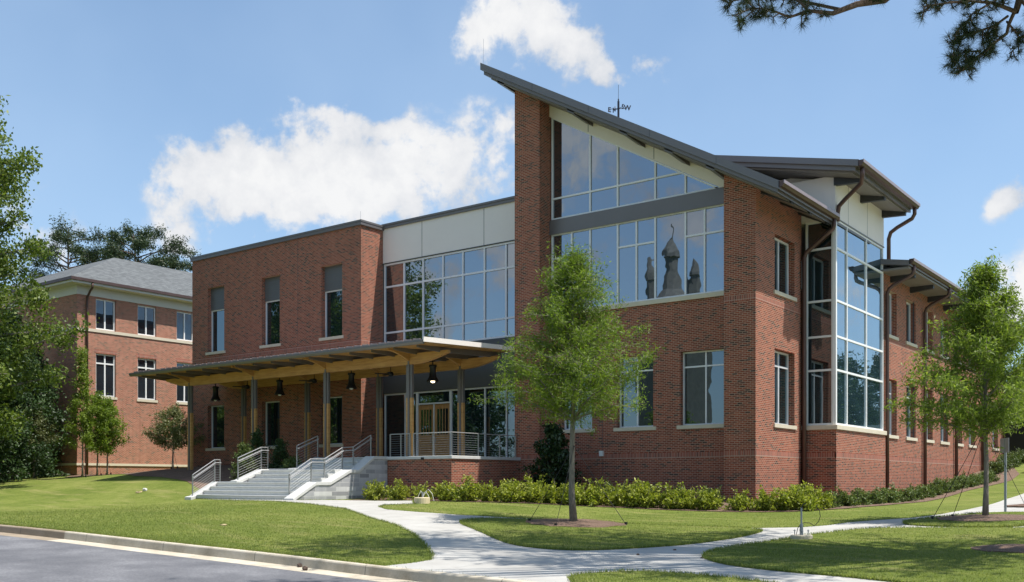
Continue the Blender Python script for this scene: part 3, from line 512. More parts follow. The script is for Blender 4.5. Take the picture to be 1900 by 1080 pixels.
    for x in (-7.55,-5.1,-3.15,-1.45,-11.1):
        m=MB(); w=.17; z0=rtop(x-w)-.45; z1=rtop(x+w)-.45
        m.hexa([(x-w,Y0+.30,z0-.10),(x+w,Y0+.30,z1-.10),(x+w,.71,z1-.20),(x-w,.71,z0-.20)],[(x-w,Y0+.30,z0),(x+w,Y0+.30,z1),(x+w,.71,z1),(x-w,.71,z0)]); m.build('roof_bracket','metal_grey',B)
    for y in (.6,2.4,4.2):
        m=MB(); m.hexa([(-.0,y-.12,10.55),(1.15,y-.12,9.98),(1.15,y+.12,9.98),(0,y+.12,10.55)],[(0,y-.12,10.78),(1.15,y-.12,10.1),(1.15,y+.12,10.1),(0,y+.12,10.78)]); m.build('roof_bracket','metal_dark',B)
tower()
def gutter(x,y0,y1,z):
    m=MB(); m.prism([(x-.05,y0,z),(x+.14,y0,z),(x+.14,y0,z-.1),(x+.08,y0,z-.2),(x-.05,y0,z-.22)],(0,y1-y0,0)); g=m.build('gutter','copper',B)
    m=MB(); m.box(x+.14,x+.165,y0-.02,y1+.02,z-.11,z+.01); m.build('gutter_lip','gutter_edge',g)
def downspout(xg,y,zg,xw,zb,ztop,r=.085):
    m=MB(); m.tube([(xg,y,zg),(xg,y,zg-.28),(xg-.05,y,zg-.42),(xg-.2,y,zg-.52),(xw+.25,y,ztop+.18),(xw+.08,y,ztop+.05),(xw,y,ztop-.15),(xw,y,(ztop+zb)/2),(xw,y,zb)],r,10)
    o=m.build('downspout','copper',B,smooth=True); return o
gutter(1.32,-1.0,4.56,10.40); downspout(1.34,4.35,10.25,.15,-1.0,9.0)
# --- bay and high roof
def bay():
    X=1.37; Y0,Y1=4.5,10.78
    wall('brick_wall','Y',Y0,0,X,ZB,2.1,[],B); wall('brick_wall','X',X,Y0,Y1,ZB,2.1,[],B); m=MB(); m.quad((X,Y1,ZB),(1,Y1,ZB),(1,Y1,2.1),(X,Y1,2.1)); m.build('brick_wall','brick',B)
    m=MB(); wbox(m,'Y',Y0,0,X+.004,.96,1.16,.004,-.05); wbox(m,'X',X,Y0-.004,Y1,.96,1.16,.0045,-.05); m.build('soldier_course','soldier_brick',B)
    m=MB(); m.box(0,X+.06,Y0-.06,Y1+.02,2.06,2.24); bevel(m.build('sill','stone',B),.01,1)
    zt=10.28; XX=X-.06; YY=Y0+.08
    zs=[3.95+0*1,5.75,7.35,9.15]; zs=[4.40,5.72,7.12,9.17]
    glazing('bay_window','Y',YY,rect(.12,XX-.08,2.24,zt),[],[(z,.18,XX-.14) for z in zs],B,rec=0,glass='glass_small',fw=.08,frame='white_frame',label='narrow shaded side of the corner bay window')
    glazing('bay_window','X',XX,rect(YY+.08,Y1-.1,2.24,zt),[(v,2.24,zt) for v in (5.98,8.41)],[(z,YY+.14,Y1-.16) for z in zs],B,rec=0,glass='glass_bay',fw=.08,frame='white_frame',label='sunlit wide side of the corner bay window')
    m=MB(); m.box(XX-.10,XX+.03,YY-.03,YY+.10,2.24,zt); m.build('corner_mullion','white_frame',B)
    m=MB(); m.box(-4,X-.05,Y0+.05,Y1-.08,zt,11.95); m.box(-4,X-.8,5.0,Y1-.08,11.95,12.3); o=m.build('stucco_wall','stucco',B)
    m=MB()
    for y in (6.05,8.45): m.box(X-.05,X-.046,y-.012,y+.012,zt+.03,11.9)
    m.box(X-.06,X-.02,Y0+.03,Y1-.08,zt-.01,zt+.03); m.build('panel_joint','metal_grey',B)
    m=MB(); m.quad((.1,Y0+.5,ZB),(.1,Y0+.5,2.1),(.1,Y1,2.1),(.1,Y1,ZB)); m.box(0,.2,Y0+.3,Y1,2.1,zt); m.box(0,X-.1,Y1-.12,Y1-.06,2.24,zt); m.build('inner_wall','panel_dark',B)
    RS2=.225; rt=lambda x: 12.02+RS2*(2.62-x)
    XL,XR=-8,2.62; Ya,Yb=3.4,10.95
    def slab(nm,x0,x1,y0,y1,t0,t1,mat):
        m=MB(); m.hexa([(x0,y0,rt(x0)+t0),(x1,y0,rt(x1)+t0),(x1,y1,rt(x1)+t0),(x0,y1,rt(x0)+t0)],[(x0,y0,rt(x0)+t1),(x1,y0,rt(x1)+t1),(x1,y1,rt(x1)+t1),(x0,y1,rt(x0)+t1)]); return m.build(nm,mat,B)
    slab('roof',XL,XR-.03,Ya,Yb,-.24,0,'metal_grey'); slab('roof_edge',XL,XR-.2,Ya+.12,Yb-.1,-.40,-.242,'metal_grey'); slab('soffit',XL,XR-.35,Ya+.3,Yb-.2,-.46,-.405,'soffit')
    for y in (4.6,7.6,10.5):
        m=MB(); m.hexa([(X-.1,y-.1,11.55),(2.3,y-.1,11.50),(2.3,y+.1,11.50),(X-.1,y+.1,11.55)],[(X-.1,y-.1,11.86),(2.3,y-.1,11.63),(2.3,y+.1,11.63),(X-.1,y+.1,11.86)]); m.build('roof_bracket','metal_dark',B)
    gutter(2.62,Ya,Yb,12.0)
    m=MB(); m.tube([(2.6,3.75,11.85),(2.6,3.8,11.5),(2.5,4.0,11.3),(1.7,4.55,10.95),(1.42,4.66,10.75),(1.36,4.7,10.5),(1.36,4.7,10.18)],.085,10); m.build('downspout','copper',B,smooth=True)
    m=MB(); m.tube([(2.62,10.7,11.85),(2.62,10.7,11.55),(2.5,10.75,11.38),(1.8,11.0,11.15),(1.5,11.1,11.0),(1.4,11.15,10.75),(1.4,11.15,9.5)],.085,10); m.build('downspout','copper',B,smooth=True)
bay()
# --- long wing
def wing():
    X=1.25; Y0,Y1=10.78,36.2; wy=[11.32+3.07*k for k in range(8)]
    holes=[(y,y+1.55,6.6,8.6) for y in wy]+[(y,y+1.55,2.12,4.62) for y in wy]
    wall('brick_wall','X',X,Y0,Y1,ZB,9.3,holes,B,rev=.34); m=MB(); m.quad((X,Y1,ZB),(-20,Y1,ZB),(-20,Y1,9.3),(X,Y1,9.3)); m.quad((-20,Y1,ZB),(-20,12,ZB),(-20,12,9.3),(-20,Y1,9.3)); m.build('brick_wall','brick',B)
    for k,y in enumerate(wy):
        c=y+.75; glazing('window','X',X,rect(y,y+1.55,6.6,8.6),[(c,6.6,8.6)],[],B,rec=.24,glass='glass_small',fw=.07); glazing('window','X',X,rect(y,y+1.55,2.12,4.62),[(c,2.12,4.62)],[(4.05,y+.05,y+1.5)],B,rec=.24,glass='glass_small',fw=.07)
        sill('X',X,y-.13,y+1.68,6.6,B); sill('X',X,y-.13,y+1.68,2.12,B)
    m=MB(); wbox(m,'X',X,Y0,Y1,.96,1.16,.004,-.05); wbox(m,'X',X,Y0,Y1,6.25,6.42,.004,-.05); m.build('soldier_course','soldier_brick',B)
    m=MB(); m.hexa([(2.5,Y0-.3,9.32),(2.5,Y1+.6,9.32),(-9,Y1+.6,11.3),(-9,Y0-.3,11.3)],[(2.5,Y0-.3,9.55),(2.5,Y1+.6,9.55),(-9,Y1+.6,11.5),(-9,Y0-.3,11.5)]); m.build('roof','metal_grey',B)
    m=MB(); m.box(X,2.42,Y0-.2,Y1+.5,9.22,9.31); m.build('soffit','soffit',B)
    for y in [Y0+1.2+3.07*k for k in range(9)]:
        m=MB(); m.hexa([(X,y-.1,8.95),(2.3,y-.1,9.05),(2.3,y+.1,9.05),(X,y+.1,8.95)],[(X,y-.1,9.22),(2.3,y-.1,9.22),(2.3,y+.1,9.22),(X,y+.1,9.22)]); m.build('roof_bracket','metal_dark',B)
    gutter(2.5,Y0-.3,Y1+.6,9.6)
    for y in (11.0,17.1,23.3,29.5,35.4): downspout(2.5,y,9.45,X+.13,H(1.4,y)-.1,8.45)
wing()
# interior floor/roof closures so that no sky shows through
m=MB(); m.box(-33,-1,12.2,36,9.0,9.2); m.build('roof','metal_grey',B)
m=MB(); m.box(-8.93,-8.83,.70,.74,1.2,1.3); m.build('wall_socket','white_plastic',B)
p=onY(1117,.75,842); m=MB(); m.box(p.x-.09,p.x+.09,.66,.75,p.z-.1,p.z+.12); m.build('wall_socket','white_plastic',B)
for (px,py0,py1,Y,nm) in ((897,118,72,-.4,0),(669,412,392,.2,0)):
    a=onY(px,Y,py0); b=onY(px,Y,py1); m=MB(); m.tube([a,b],.006,5); m.build('lightning_rod','steel',B)
# ================================================================ TERRACE AND STAIRS
TR=thing('entrance_terrace','raised entrance terrace with low brick wall and pale coping, right of the stairs','terrace')
TZ=1.02
def terrace():
    wall('brick_wall','Y',-4.45,-14.05,-10.6,ZB,TZ-.1,[],TR); wall('brick_wall','X',-10.6,-4.45,.0,ZB,TZ-.1,[],TR)
    m=MB(); m.box(-14.1,-10.54,-4.51,-4.05,TZ-.1,TZ+.03); m.box(-11.0,-10.54,-4.05,-.003,TZ-.1,TZ+.03); bevel(m.build('coping','coping_stone',TR),.015)
    m=MB(); m.box(-18.2,-11.0,-4.05,1.5,TZ-.15,TZ-.02); m.build('floor','coping_stone',TR)
    m=MB(); m.box(-18.3,-18.1,-4.6,0,ZB,TZ-.02); m.build('side_wall','granite',TR)
    p=onY(784,-4.52,851); m=MB(); m.box(p.x-.06,p.x+.06,-4.56,-4.51,p.z-.05,p.z+.05); m.build('wall_light','black_iron',TR)
terrace()
ST=thing('entrance_stairs','wide grey concrete stairs between granite cheek walls','stairs')
XR_=-14.6
def stairs():
    # (y of riser, z of tread, left x)
    r=(TZ+.67)/10; prof=[]; 
    ys=[-9.15,-8.82,-8.49,-8.16, -7.55,-7.2,-6.85, -6.0,-5.65,-5.3]
    lx=[-20.3]*4+[-19.05]*3+[-17.4]*3; zz=-.67
    for i,(y,l) in enumerate(zip(ys,lx)):
        zz+=r; y2=ys[i+1]+.03 if i<9 else -4.0
        m=MB(); m.box(l,XR_+.02,y,y2 if i<9 else -4.02,zz-.6,zz-.03); o=m.build('step','coping_stone',ST)
        m=MB(); m.box(l,XR_+.02,y-.03,(ys[i+1] if i<9 else -4.0),zz-.045,zz); bevel(m.build('tread','coping_stone',ST),.012)
    # right cheek wall with sloping top
    X0,X1=-14.56,-14.06
    top=[(-9.42,-.60),(-8.28,.02),(-7.57,.02),(-6.52,.50),(-6.05,.50),(-5.21,1.06),(-4.40,1.06)]
    pts=[(X0+.02,y,z-.12) for y,z in top]+[(X0+.02,-4.40,ZB),(X0+.02,-9.42,ZB)]
    m=MB(); m.prism(pts,(X1-X0-.04,0,0)); m.build('cheek_wall','granite',ST)
    def cop(x0,x1,tp):
        m=MB(); n=len(tp)
        m.prism([(x0,y,z-.13) for y,z in tp][::1]+[(x0,y,z) for y,z in tp][::-1],(x1-x0,0,0)); return bevel(m.build('coping','coping_stone',ST),.01,1)
    cop(X0-.02,X1+.02,top)
    # left cheeks
    for x0,tp in ((-20.75,[(-9.42,-.60),(-9.2,-.55),(-8.1,.03),(-7.9,.03)]),(-19.45,[(-8.15,.06),(-7.95,.1),(-6.75,.56),(-6.3,.56)]),(-17.8,[(-6.5,.58),(-6.1,.62),(-5.1,1.06),(-4.3,1.06)])):
        m=MB(); m.prism([(x0+.03,y,z-.13) for y,z in tp]+[(x0+.03,tp[-1][0],ZB),(x0+.03,tp[0][0],ZB)],(.37,0,0)); m.build('cheek_wall','granite',ST); cop(x0,x0+.43,tp)
    # low planter walls
    m=MB(); m.box(-20.3,-19.46,-8.12,-7.85,ZB,.04); m.build('planter_wall','granite',ST)
    m=MB(); m.box(-19.02,-17.81,-6.48,-6.2,ZB,.58); m.build('planter_wall','granite',ST)
stairs()
def railing(label,pts,h=.93,bars=8,group=None,low=False,posts=None,extend=None,mat='rail_light'):
    """pts: [(x,y,z)] foot line; posts at every point; top rail follows; grab rail optional"""
    T=thing('railing',label,'railing',group=group)
    P=[Vector(p) for p in pts]
    for i,p in enumerate(P):
        m=MB(); m.box(p.x-.02,p.x+.02,p.y-.02,p.y+.02,p.z,p.z+h); m.build('post','steel',T)
    for i in range(len(P)-1):
        a,b=P[i],P[i+1]; m=MB(); m.tube([a+Vector((0,0,h)),b+Vector((0,0,h))],.019,6); m.build('top_rail','rail_light',T)
        if bars:
            m=MB()
            for k in range(bars): z=.09+k*(h-.2)/(bars-1); m.tube([a+Vector((0,0,z)),b+Vector((0,0,z))],.005,5)
            q=m.build('rail_bars',mat,T)
            if bars: q['label']='row of thin horizontal rails'
        if low:
            n=Vector((b.y-a.y,a.x-b.x,0)).normalized()*.07; m=MB(); e=Vector((0,0,h-.13)); m.tube([a+e+n,b+e+n],.02,6)
            m.tube([a+e,a+e+n],.009,5); m.tube([b+e,b+e+n],.009,5); m.build('hand_rail','rail_light',T)
    return T
G1='railings of the entrance stairs and terrace'
railing('stair railing beside the lawn, lowest and leftmost on the stairs',[(-20.52,-9.2,-.62),(-20.52,-8.12,.02),(-20.52,-7.85,.02)],group=G1,low=True)
railing('stair railing on the second granite cheek, beside the evergreen shrub',[(-19.2,-7.95,.08),(-19.2,-6.75,.55),(-19.2,-6.4,.55)],group=G1,low=True)
railing('stair railing on the upper left cheek below the terrace, in shade',[(-17.58,-6.2,.6),(-17.58,-5.05,1.05)],group=G1,low=True)
railing('three-flight railing along the right granite cheek wall',[(-14.7,-9.05,-.62),(-14.7,-7.98,-.02),(-14.7,-7.3,-.02),(-14.7,-6.35,.45),(-14.7,-5.75,.5),(-14.7,-4.75,1.02)],group=G1,low=True)
yy=-4.28
railing('terrace railing between the stairs and the front post',[(-14.05,yy,TZ+.02),(-13.45,yy,TZ+.02),(-12.95,yy,TZ+.02)],group=G1,bars=9,mat='galv')
railing('terrace railing before the wooden doors, turning back to the tower',[(-12.75,yy,TZ+.02),(-11.7,yy,TZ+.02),(-10.75,yy,TZ+.02),(-10.75,-2.6,TZ+.02),(-10.75,-1.2,TZ+.02),(-10.75,-.1,TZ+.02)],group=G1,bars=9,mat='galv')
# ================================================================ CANOPY
CN=thing('entrance_canopy','long entrance canopy of yellow timber and dark steel on paired posts','canopy')
def canopy():
    X0,X1=-30.6,-10.88; Y0,Y1=-5.65,-.02
    zt=lambda y: 5.44+ (y-Y0)*.045
    def slab(nm,x0,x1,y0,y1,t0,t1,mat):
        m=MB(); m.hexa([(x0,y0,zt(y0)+t0),(x1,y0,zt(y0)+t0),(x1,y1,zt(y1)+t0),(x0,y1,zt(y1)+t0)],[(x0,y0,zt(y0)+t1),(x1,y0,zt(y0)+t1),(x1,y1,zt(y1)+t1),(x0,y1,zt(y1)+t1)]); return m.build(nm,mat,CN)
    slab('roof',X0,X1-.03,Y0+.05,Y1,-.04,.03,'gutter_edge'); slab('timber_deck',X0+.05,X1-.06,Y0+.12,Y1-.02,-.12,-.042,'deck_timber')
    x=X0+.25; rb=MB()
    while x<X1-.2:
        rb.hexa([(x-.02,Y0-.02,zt(Y0)+.03),(x+.02,Y0-.02,zt(Y0)+.03),(x+.02,Y1,zt(Y1)+.03),(x-.02,Y1,zt(Y1)+.03)],[(x-.02,Y0-.02,zt(Y0)+.10),(x+.02,Y0-.02,zt(Y0)+.10),(x+.02,Y1,zt(Y1)+.10),(x-.02,Y1,zt(Y1)+.10)])
        rb.box(x-.02,x+.34,Y0-.035,Y0+.03,zt(Y0)+.03,zt(Y0)+.075); x+=.46
    rb.build('roof_seams','gutter_edge',CN)
    m=MB(); m.prism([(X0-.05,Y0,5.45),(X0-.05,Y0-.13,5.45),(X0-.05,Y0-.13,5.37),(X0-.05,Y0-.06,5.29),(X0-.05,Y0,5.29)],(X1-X0+.0,0,0)); m.build('gutter','metal_grey',CN)
    m=MB(); m.hexa([(X1-.03,Y0-.1,5.36),(X1,Y0-.1,5.36),(X1,Y1,5.36+.25),(X1-.03,Y1,5.36+.25)],[(X1-.03,Y0-.1,5.55),(X1,Y0-.1,5.55),(X1,Y1,5.80),(X1-.03,Y1,5.80)]); m.build('fascia','stucco',CN)
    m=MB(); m.hexa([(X0,Y0,5.30),(X0+.03,Y0,5.30),(X0+.03,Y1,5.55),(X0,Y1,5.55)],[(X0,Y0,5.47),(X0+.03,Y0,5.47),(X0+.03,Y1,5.73),(X0,Y1,5.73)]); m.build('fascia','metal_grey',CN)
    # main timber beams with curved cantilever ends
    for yb,zb,h in ((-4.1,4.80,.44),(-.85,4.90,.44)):
        xa,xb=-30.0,-11.1; n=10; top=zb+h; pts=[]
        for k in range(n+1): t=k/n; pts.append((xa+1.9*t,yb,top-.10-(h-.10)*math.sin(t*math.pi/2)**1.0))
        for k in range(n+1): t=1-k/n; pts.append((xb-1.9*t,yb,top-.10-(h-.10)*math.sin(t*math.pi/2)**1.0))
        pts+= [(xb,yb,top),(xa,yb,top)]
        m=MB(); m.prism(pts,(0,.16,0)); m.build('timber_beam','timber',CN)
    # steel outriggers, tapered towards the front edge
    x=-30.1
    while x<-11.2:
        m=MB(); m.hexa([(x-.04,Y0+.25,zt(Y0)-.20),(x+.04,Y0+.25,zt(Y0)-.20),(x+.04,-4.1,zt(-4.1)-.33),(x-.04,-4.1,zt(-4.1)-.33)],[(x-.04,Y0+.25,zt(Y0)-.11),(x+.04,Y0+.25,zt(Y0)-.11),(x+.04,-4.1,zt(-4.1)-.121),(x-.04,-4.1,zt(-4.1)-.121)])
        m.hexa([(x-.04,-4.1,zt(-4.1)-.33),(x+.04,-4.1,zt(-4.1)-.33),(x+.04,Y1-.1,zt(Y1)-.36),(x-.04,Y1-.1,zt(Y1)-.36)],[(x-.04,-4.1,zt(-4.1)-.121),(x+.04,-4.1,zt(-4.1)-.121),(x+.04,Y1-.1,zt(Y1)-.121),(x-.04,Y1-.1,zt(Y1)-.121)]); m.build('steel_rafter','metal_grey',CN); x+=1.2375
    px=[-28.05,-23.1,-18.15,-13.2]
    for yb,zb in ((-4.02,4.80),(-.77,4.90)):
        for x in px:
            on=(x>-18.3); z0=TZ-.02 if on else H(x,yb)-.1
            P=MB(); P.box(x-.045,x+.045,yb-.10,yb+.10,z0,zb+.4); P.box(x-.16,x-.05,yb-.055,yb+.055,3.45,zb+.0); P.box(x+.05,x+.16,yb-.055,yb+.055,3.45,zb+.0); P.box(x-.17,x+.17,yb-.11,yb+.11,z0-.02,z0+.06)
            po=P.build('post','metal_grey',CN); q=MB(); q.box(x-.16,x-.047,yb-.06,yb+.06,z0+.06,3.447); q.box(x+.047,x+.16,yb-.06,yb+.06,z0+.06,3.447); q.build('timber_cladding','timber',po)
            # curved timber knee carrying the roof at the post
            pts=[]; n=8
            ya=Y0+.35 if yb<-2 else -2.3
            for k in range(n+1): t=k/n; pts.append((x-.05,ya+(yb-ya)*t,zt(ya)-.2-(zt(ya)-.2-zb-.1)*(1-math.cos(t*math.pi/2))))
            pts+=[(x-.05,yb,zt(yb)-.125),(x-.05,ya,zt(ya)-.125)]
            m=MB(); m.prism(pts,(.1,0,0)); m.build('timber_knee','timber',CN)
canopy()
BELLX=[(-28.16,'leftmost black bell lamp, hanging near the left end of the canopy'),(-23.17,'second black bell lamp from the left under the canopy'),(-18.25,'third black bell lamp from the left, over the top of the stairs'),(-13.35,'lit black bell lamp hanging before the wooden doors')]
for i,(x,lab) in enumerate(BELLX):
    y=-2.45; z=5.02+.02*i; t=thing('bell_lamp',lab,'pendant lamp',(x,y,z),'black bell-shaped lamps under the canopy')
    m=MB(); m.tube([(x,y,z-.15),(x,y,z+.42)],.025,6); m.build('stem','black_iron',t)
    m=MB(); m.lathe(x,y,[(.02,z-.1),(.15,z-.12),(.17,z-.16),(.17,z-.2),(.13,z-.24),(.135,z-.5),(.16,z-.62),(.22,z-.74),(.255,z-.80),(.255,z-.83),(.235,z-.83),(.20,z-.74),(.12,z-.6)],20); m.build('shade','black_iron',t,smooth=True)
    m=MB(); m.lathe(x,y,[(.0,z-.885),(.07,z-.87),(.09,z-.80),(.05,z-.70),(0,z-.66)],10); m.build('bulb','lamp_glow' if i==3 else 'white_plastic',t,smooth=True)
for i,(x,lab) in enumerate(((-25.62,'dark ceiling fan between the first two bell lamps'),(-20.72,'dark ceiling fan between the second and third bell lamps'),(-15.8,'dark ceiling fan between the third bell lamp and the lit one'))):
    y=-2.45; z=4.72; t=thing('ceiling_fan',lab,'fan',(x,y,z),'ceiling fans under the canopy')
    m=MB(); m.tube([(x,y,z),(x,y,z+.65)],.018,6); m.build('stem','black_iron',t)
    m=MB(); m.lathe(x,y,[(0,z-.1),(.1,z-.08),(.14,z),(.1,z+.1),(.02,z+.12)],12); m.build('motor','black_iron',t,smooth=True)
    for k in range(5):
        a=k*2*math.pi/5+.3; d=Vector((math.cos(a),math.sin(a),0)); n=Vector((-d.y,d.x,0)); c=Vector((x,y,z)); m=MB(); p0=c+d*.12; p1=c+d*.7
        m.prism([p0-n*.05,p1-n*.075,p1+n*.075+Vector((0,0,.02)),p0+n*.05+Vector((0,0,.02))],(0,0,.012)); m.build('blade','black_iron',t)
# ================================================================ WEATHER VANE
def vane():
    c=at(1147.5,212,44); c.z-=1.6; t=thing('weather_vane','black compass rose with letters and a thin spike behind the sloping roof','weather vane',c); x,y=c.x,c.y; zm=(HOR-201.5)/FPX*44
    m=MB(); m.tube([(x,y,c.z),(x,y,zm+.32)],.048,8); m.lathe(x,y,[(.02,zm+.32),(.035,zm+.36),(.02,zm+.38),(.035,zm+.41),(.01,zm+.44)],8); m.tube([(x,y,zm+.42),(x,y,zm+1.05)],.009,5); m.build('pole','iron_blue',t)
    rt=Vector((RT[0],RT[1],0)); fw=Vector((FW[0],FW[1],0))
    dirs=[('W',(rt*.95+fw*.25).normalized(),.42,.10,.31),('E',-(rt*.95+fw*.25).normalized(),.42,-.18,.29),('N',(fw*.95-rt*.45).normalized(),.36,.10,.30),('S',-(fw*.95-rt*.45).normalized(),.36,-.08,.28)]
    for ch,d,L,dz,sz in dirs:
        m=MB(); e=Vector((x,y,zm))+d*(L-.08)+Vector((0,0,dz*.3)); m.tube([(x,y,zm),e],.014,5); m.build('arm','iron_blue',t)
        cu=bpy.data.curves.new('letter','FONT'); cu.body=ch; cu.size=sz; cu.extrude=.012; cu.offset=.008; cu.align_x='CENTER'; tmp=bpy.data.objects.new('tmp',cu); COL.objects.link(tmp); bpy.context.view_layer.update()
        me=bpy.data.meshes.new_from_object(tmp); bpy.data.objects.remove(tmp); 
        me.transform(Matrix.Translation(Vector((0,-sz*.35,0)))); ax=d if ch in 'WS' else -d
        M=Matrix(((ax.x,0,-ax.y,0),(ax.y,0,ax.x,0),(0,1,0,0),(0,0,0,1))); me.transform(Matrix.Translation(Vector((x,y,zm+dz*.6))+d*L+Vector((0,0,.02))-c)@M); me.materials.clear(); link('letter',me,'iron_blue',t)
vane()
# ================================================================ OLDER BRICK BUILDING
def annex():
    A=thing('older_brick_building','older three-storey brick building with hipped grey shingle roof, left of the new one','building'); X=-44.24; Y0,Y1=-.85,32
    wy=[.4+2.93*k for k in range(10)]; holes=[(y,y+1.37,9.68,11.63) for y in wy]+[(y,y+1.37,5.46,8.16) for y in wy]
    wall('brick_wall','X',X,Y0,Y1,ZB,11.72,holes,A,'old_brick',rev=.2); wall('brick_wall','Y',Y0,-60,X,ZB,11.72,[],A,'old_brick')
    for y in wy:
        c=y+.685; glazing('window','X',X,rect(y,y+1.37,9.68,11.63),[(c,9.68,11.63)],[],A,rec=.12,frame='white_frame',glass='glass_dark',fw=.09); glazing('window','X',X,rect(y,y+1.37,5.46,8.16),[(c,5.46,8.16)],[(7.55,y+.05,y+1.32)],A,rec=.12,frame='white_frame',glass='glass_dark',fw=.09); sill('X',X,y-.08,y+1.45,5.46,A,h=.16,d=.05)
        m=MB(); wbox(m,'X',X,y-.1,y+1.47,8.18,8.42,.004,-.05); m.build('soldier_course','soldier_brick',A)
    m=MB(); m.box(-60,X+.05,Y0-.05,Y1,9.48,9.66); m.build('string_course','stone',A); m=MB(); m.box(-60,X+.06,Y0-.06,Y1,1.06,1.2); m.build('base_course','stone',A)
    m=MB(); m.box(-60,X+.03,Y0-.03,Y1,11.72,12.28); m.build('frieze','plaster_white',A); m=MB(); m.box(-60.7,X+.72,Y0-.72,Y1+.7,12.2801,12.42); m.build('eave','plaster_white',A)
    m=MB(); m.box(-60.8,X+.84,Y0-.84,Y1+.8,12.421,12.6); m.build('gutter','copper',A)
    e=.82; a,b,c_,d=(-60-e,Y0-e,12.6),(X+e,Y0-e,12.6),(X+e,Y1+e,12.6),(-60-e,Y1+e,12.6); r0=(X-6.1,Y0+6.2,15.9); r1=(X-6.1,Y1-6,15.9)
    m=MB(); m.add([a,b,c_,d,r0,r1,(-60+5,Y0+6.2,15.9),(-55,Y1-6,15.9)],[(0,1,4,6),(1,2,5,4),(2,3,7,5),(3,0,6,7),(4,5,7,6)]); m.build('roof','shingle',A)
    m=MB(); y=-.25; m.tube([(X+.75,y,12.4),(X+.72,y,12.1),(X+.5,y,11.95),(X+.16,y,11.6),(X+.12,y,11.3),(X+.12,y,.2)],.07,8); m.build('downspout','copper',A,smooth=True)
    y=4.8+9; m=MB(); m.tube([(X+.12,y,12.2),(X+.12,y,.3)],.07,8); m.build('downspout','copper',A)
annex()
# ================================================================ VEGETATION
def leaf_quads(P,L,Wd,rng,droop=0.3,up=.25):
    """P (n,3) points -> rhombic leaves, random facing"""
    n=len(P); d=rng.normal(0,1,(n,3)); d[:,2]-=droop; d/=np.linalg.norm(d,axis=1)[:,None]; r=rng.normal(0,1,(n,3)); r[:,2]+=up; s=np.cross(d,r); s/=np.maximum(np.linalg.norm(s,axis=1),1e-6)[:,None]
    l=L*(.6+.8*rng.random(n))[:,None]; w=Wd*(.7+.6*rng.random(n))[:,None]
    a=P; c=P+d*l; mid=P+d*l*.45; b=mid+s*w*.5; e=mid-s*w*.5
    return np.stack([a,b,c,e],1).reshape(-1,3)
def quads(name,V,mat,parent=None): return mesh_np(name,V,np.arange(len(V)).reshape(-1,4),mat,parent)
def crooked(a,b,rng,n=6,amp=.06,sag=0):
    a=np.array(a);b=np.array(b);L=np.linalg.norm(b-a);t=np.linspace(0,1,n)[:,None];p=a+(b-a)*t; j=np.cumsum(rng.normal(0,1,(n,3)),0)*amp*L/n; j-=j[0]; p=p+j; p[:,2]+=sag*L*np.sin(t[:,0]*np.pi); return p
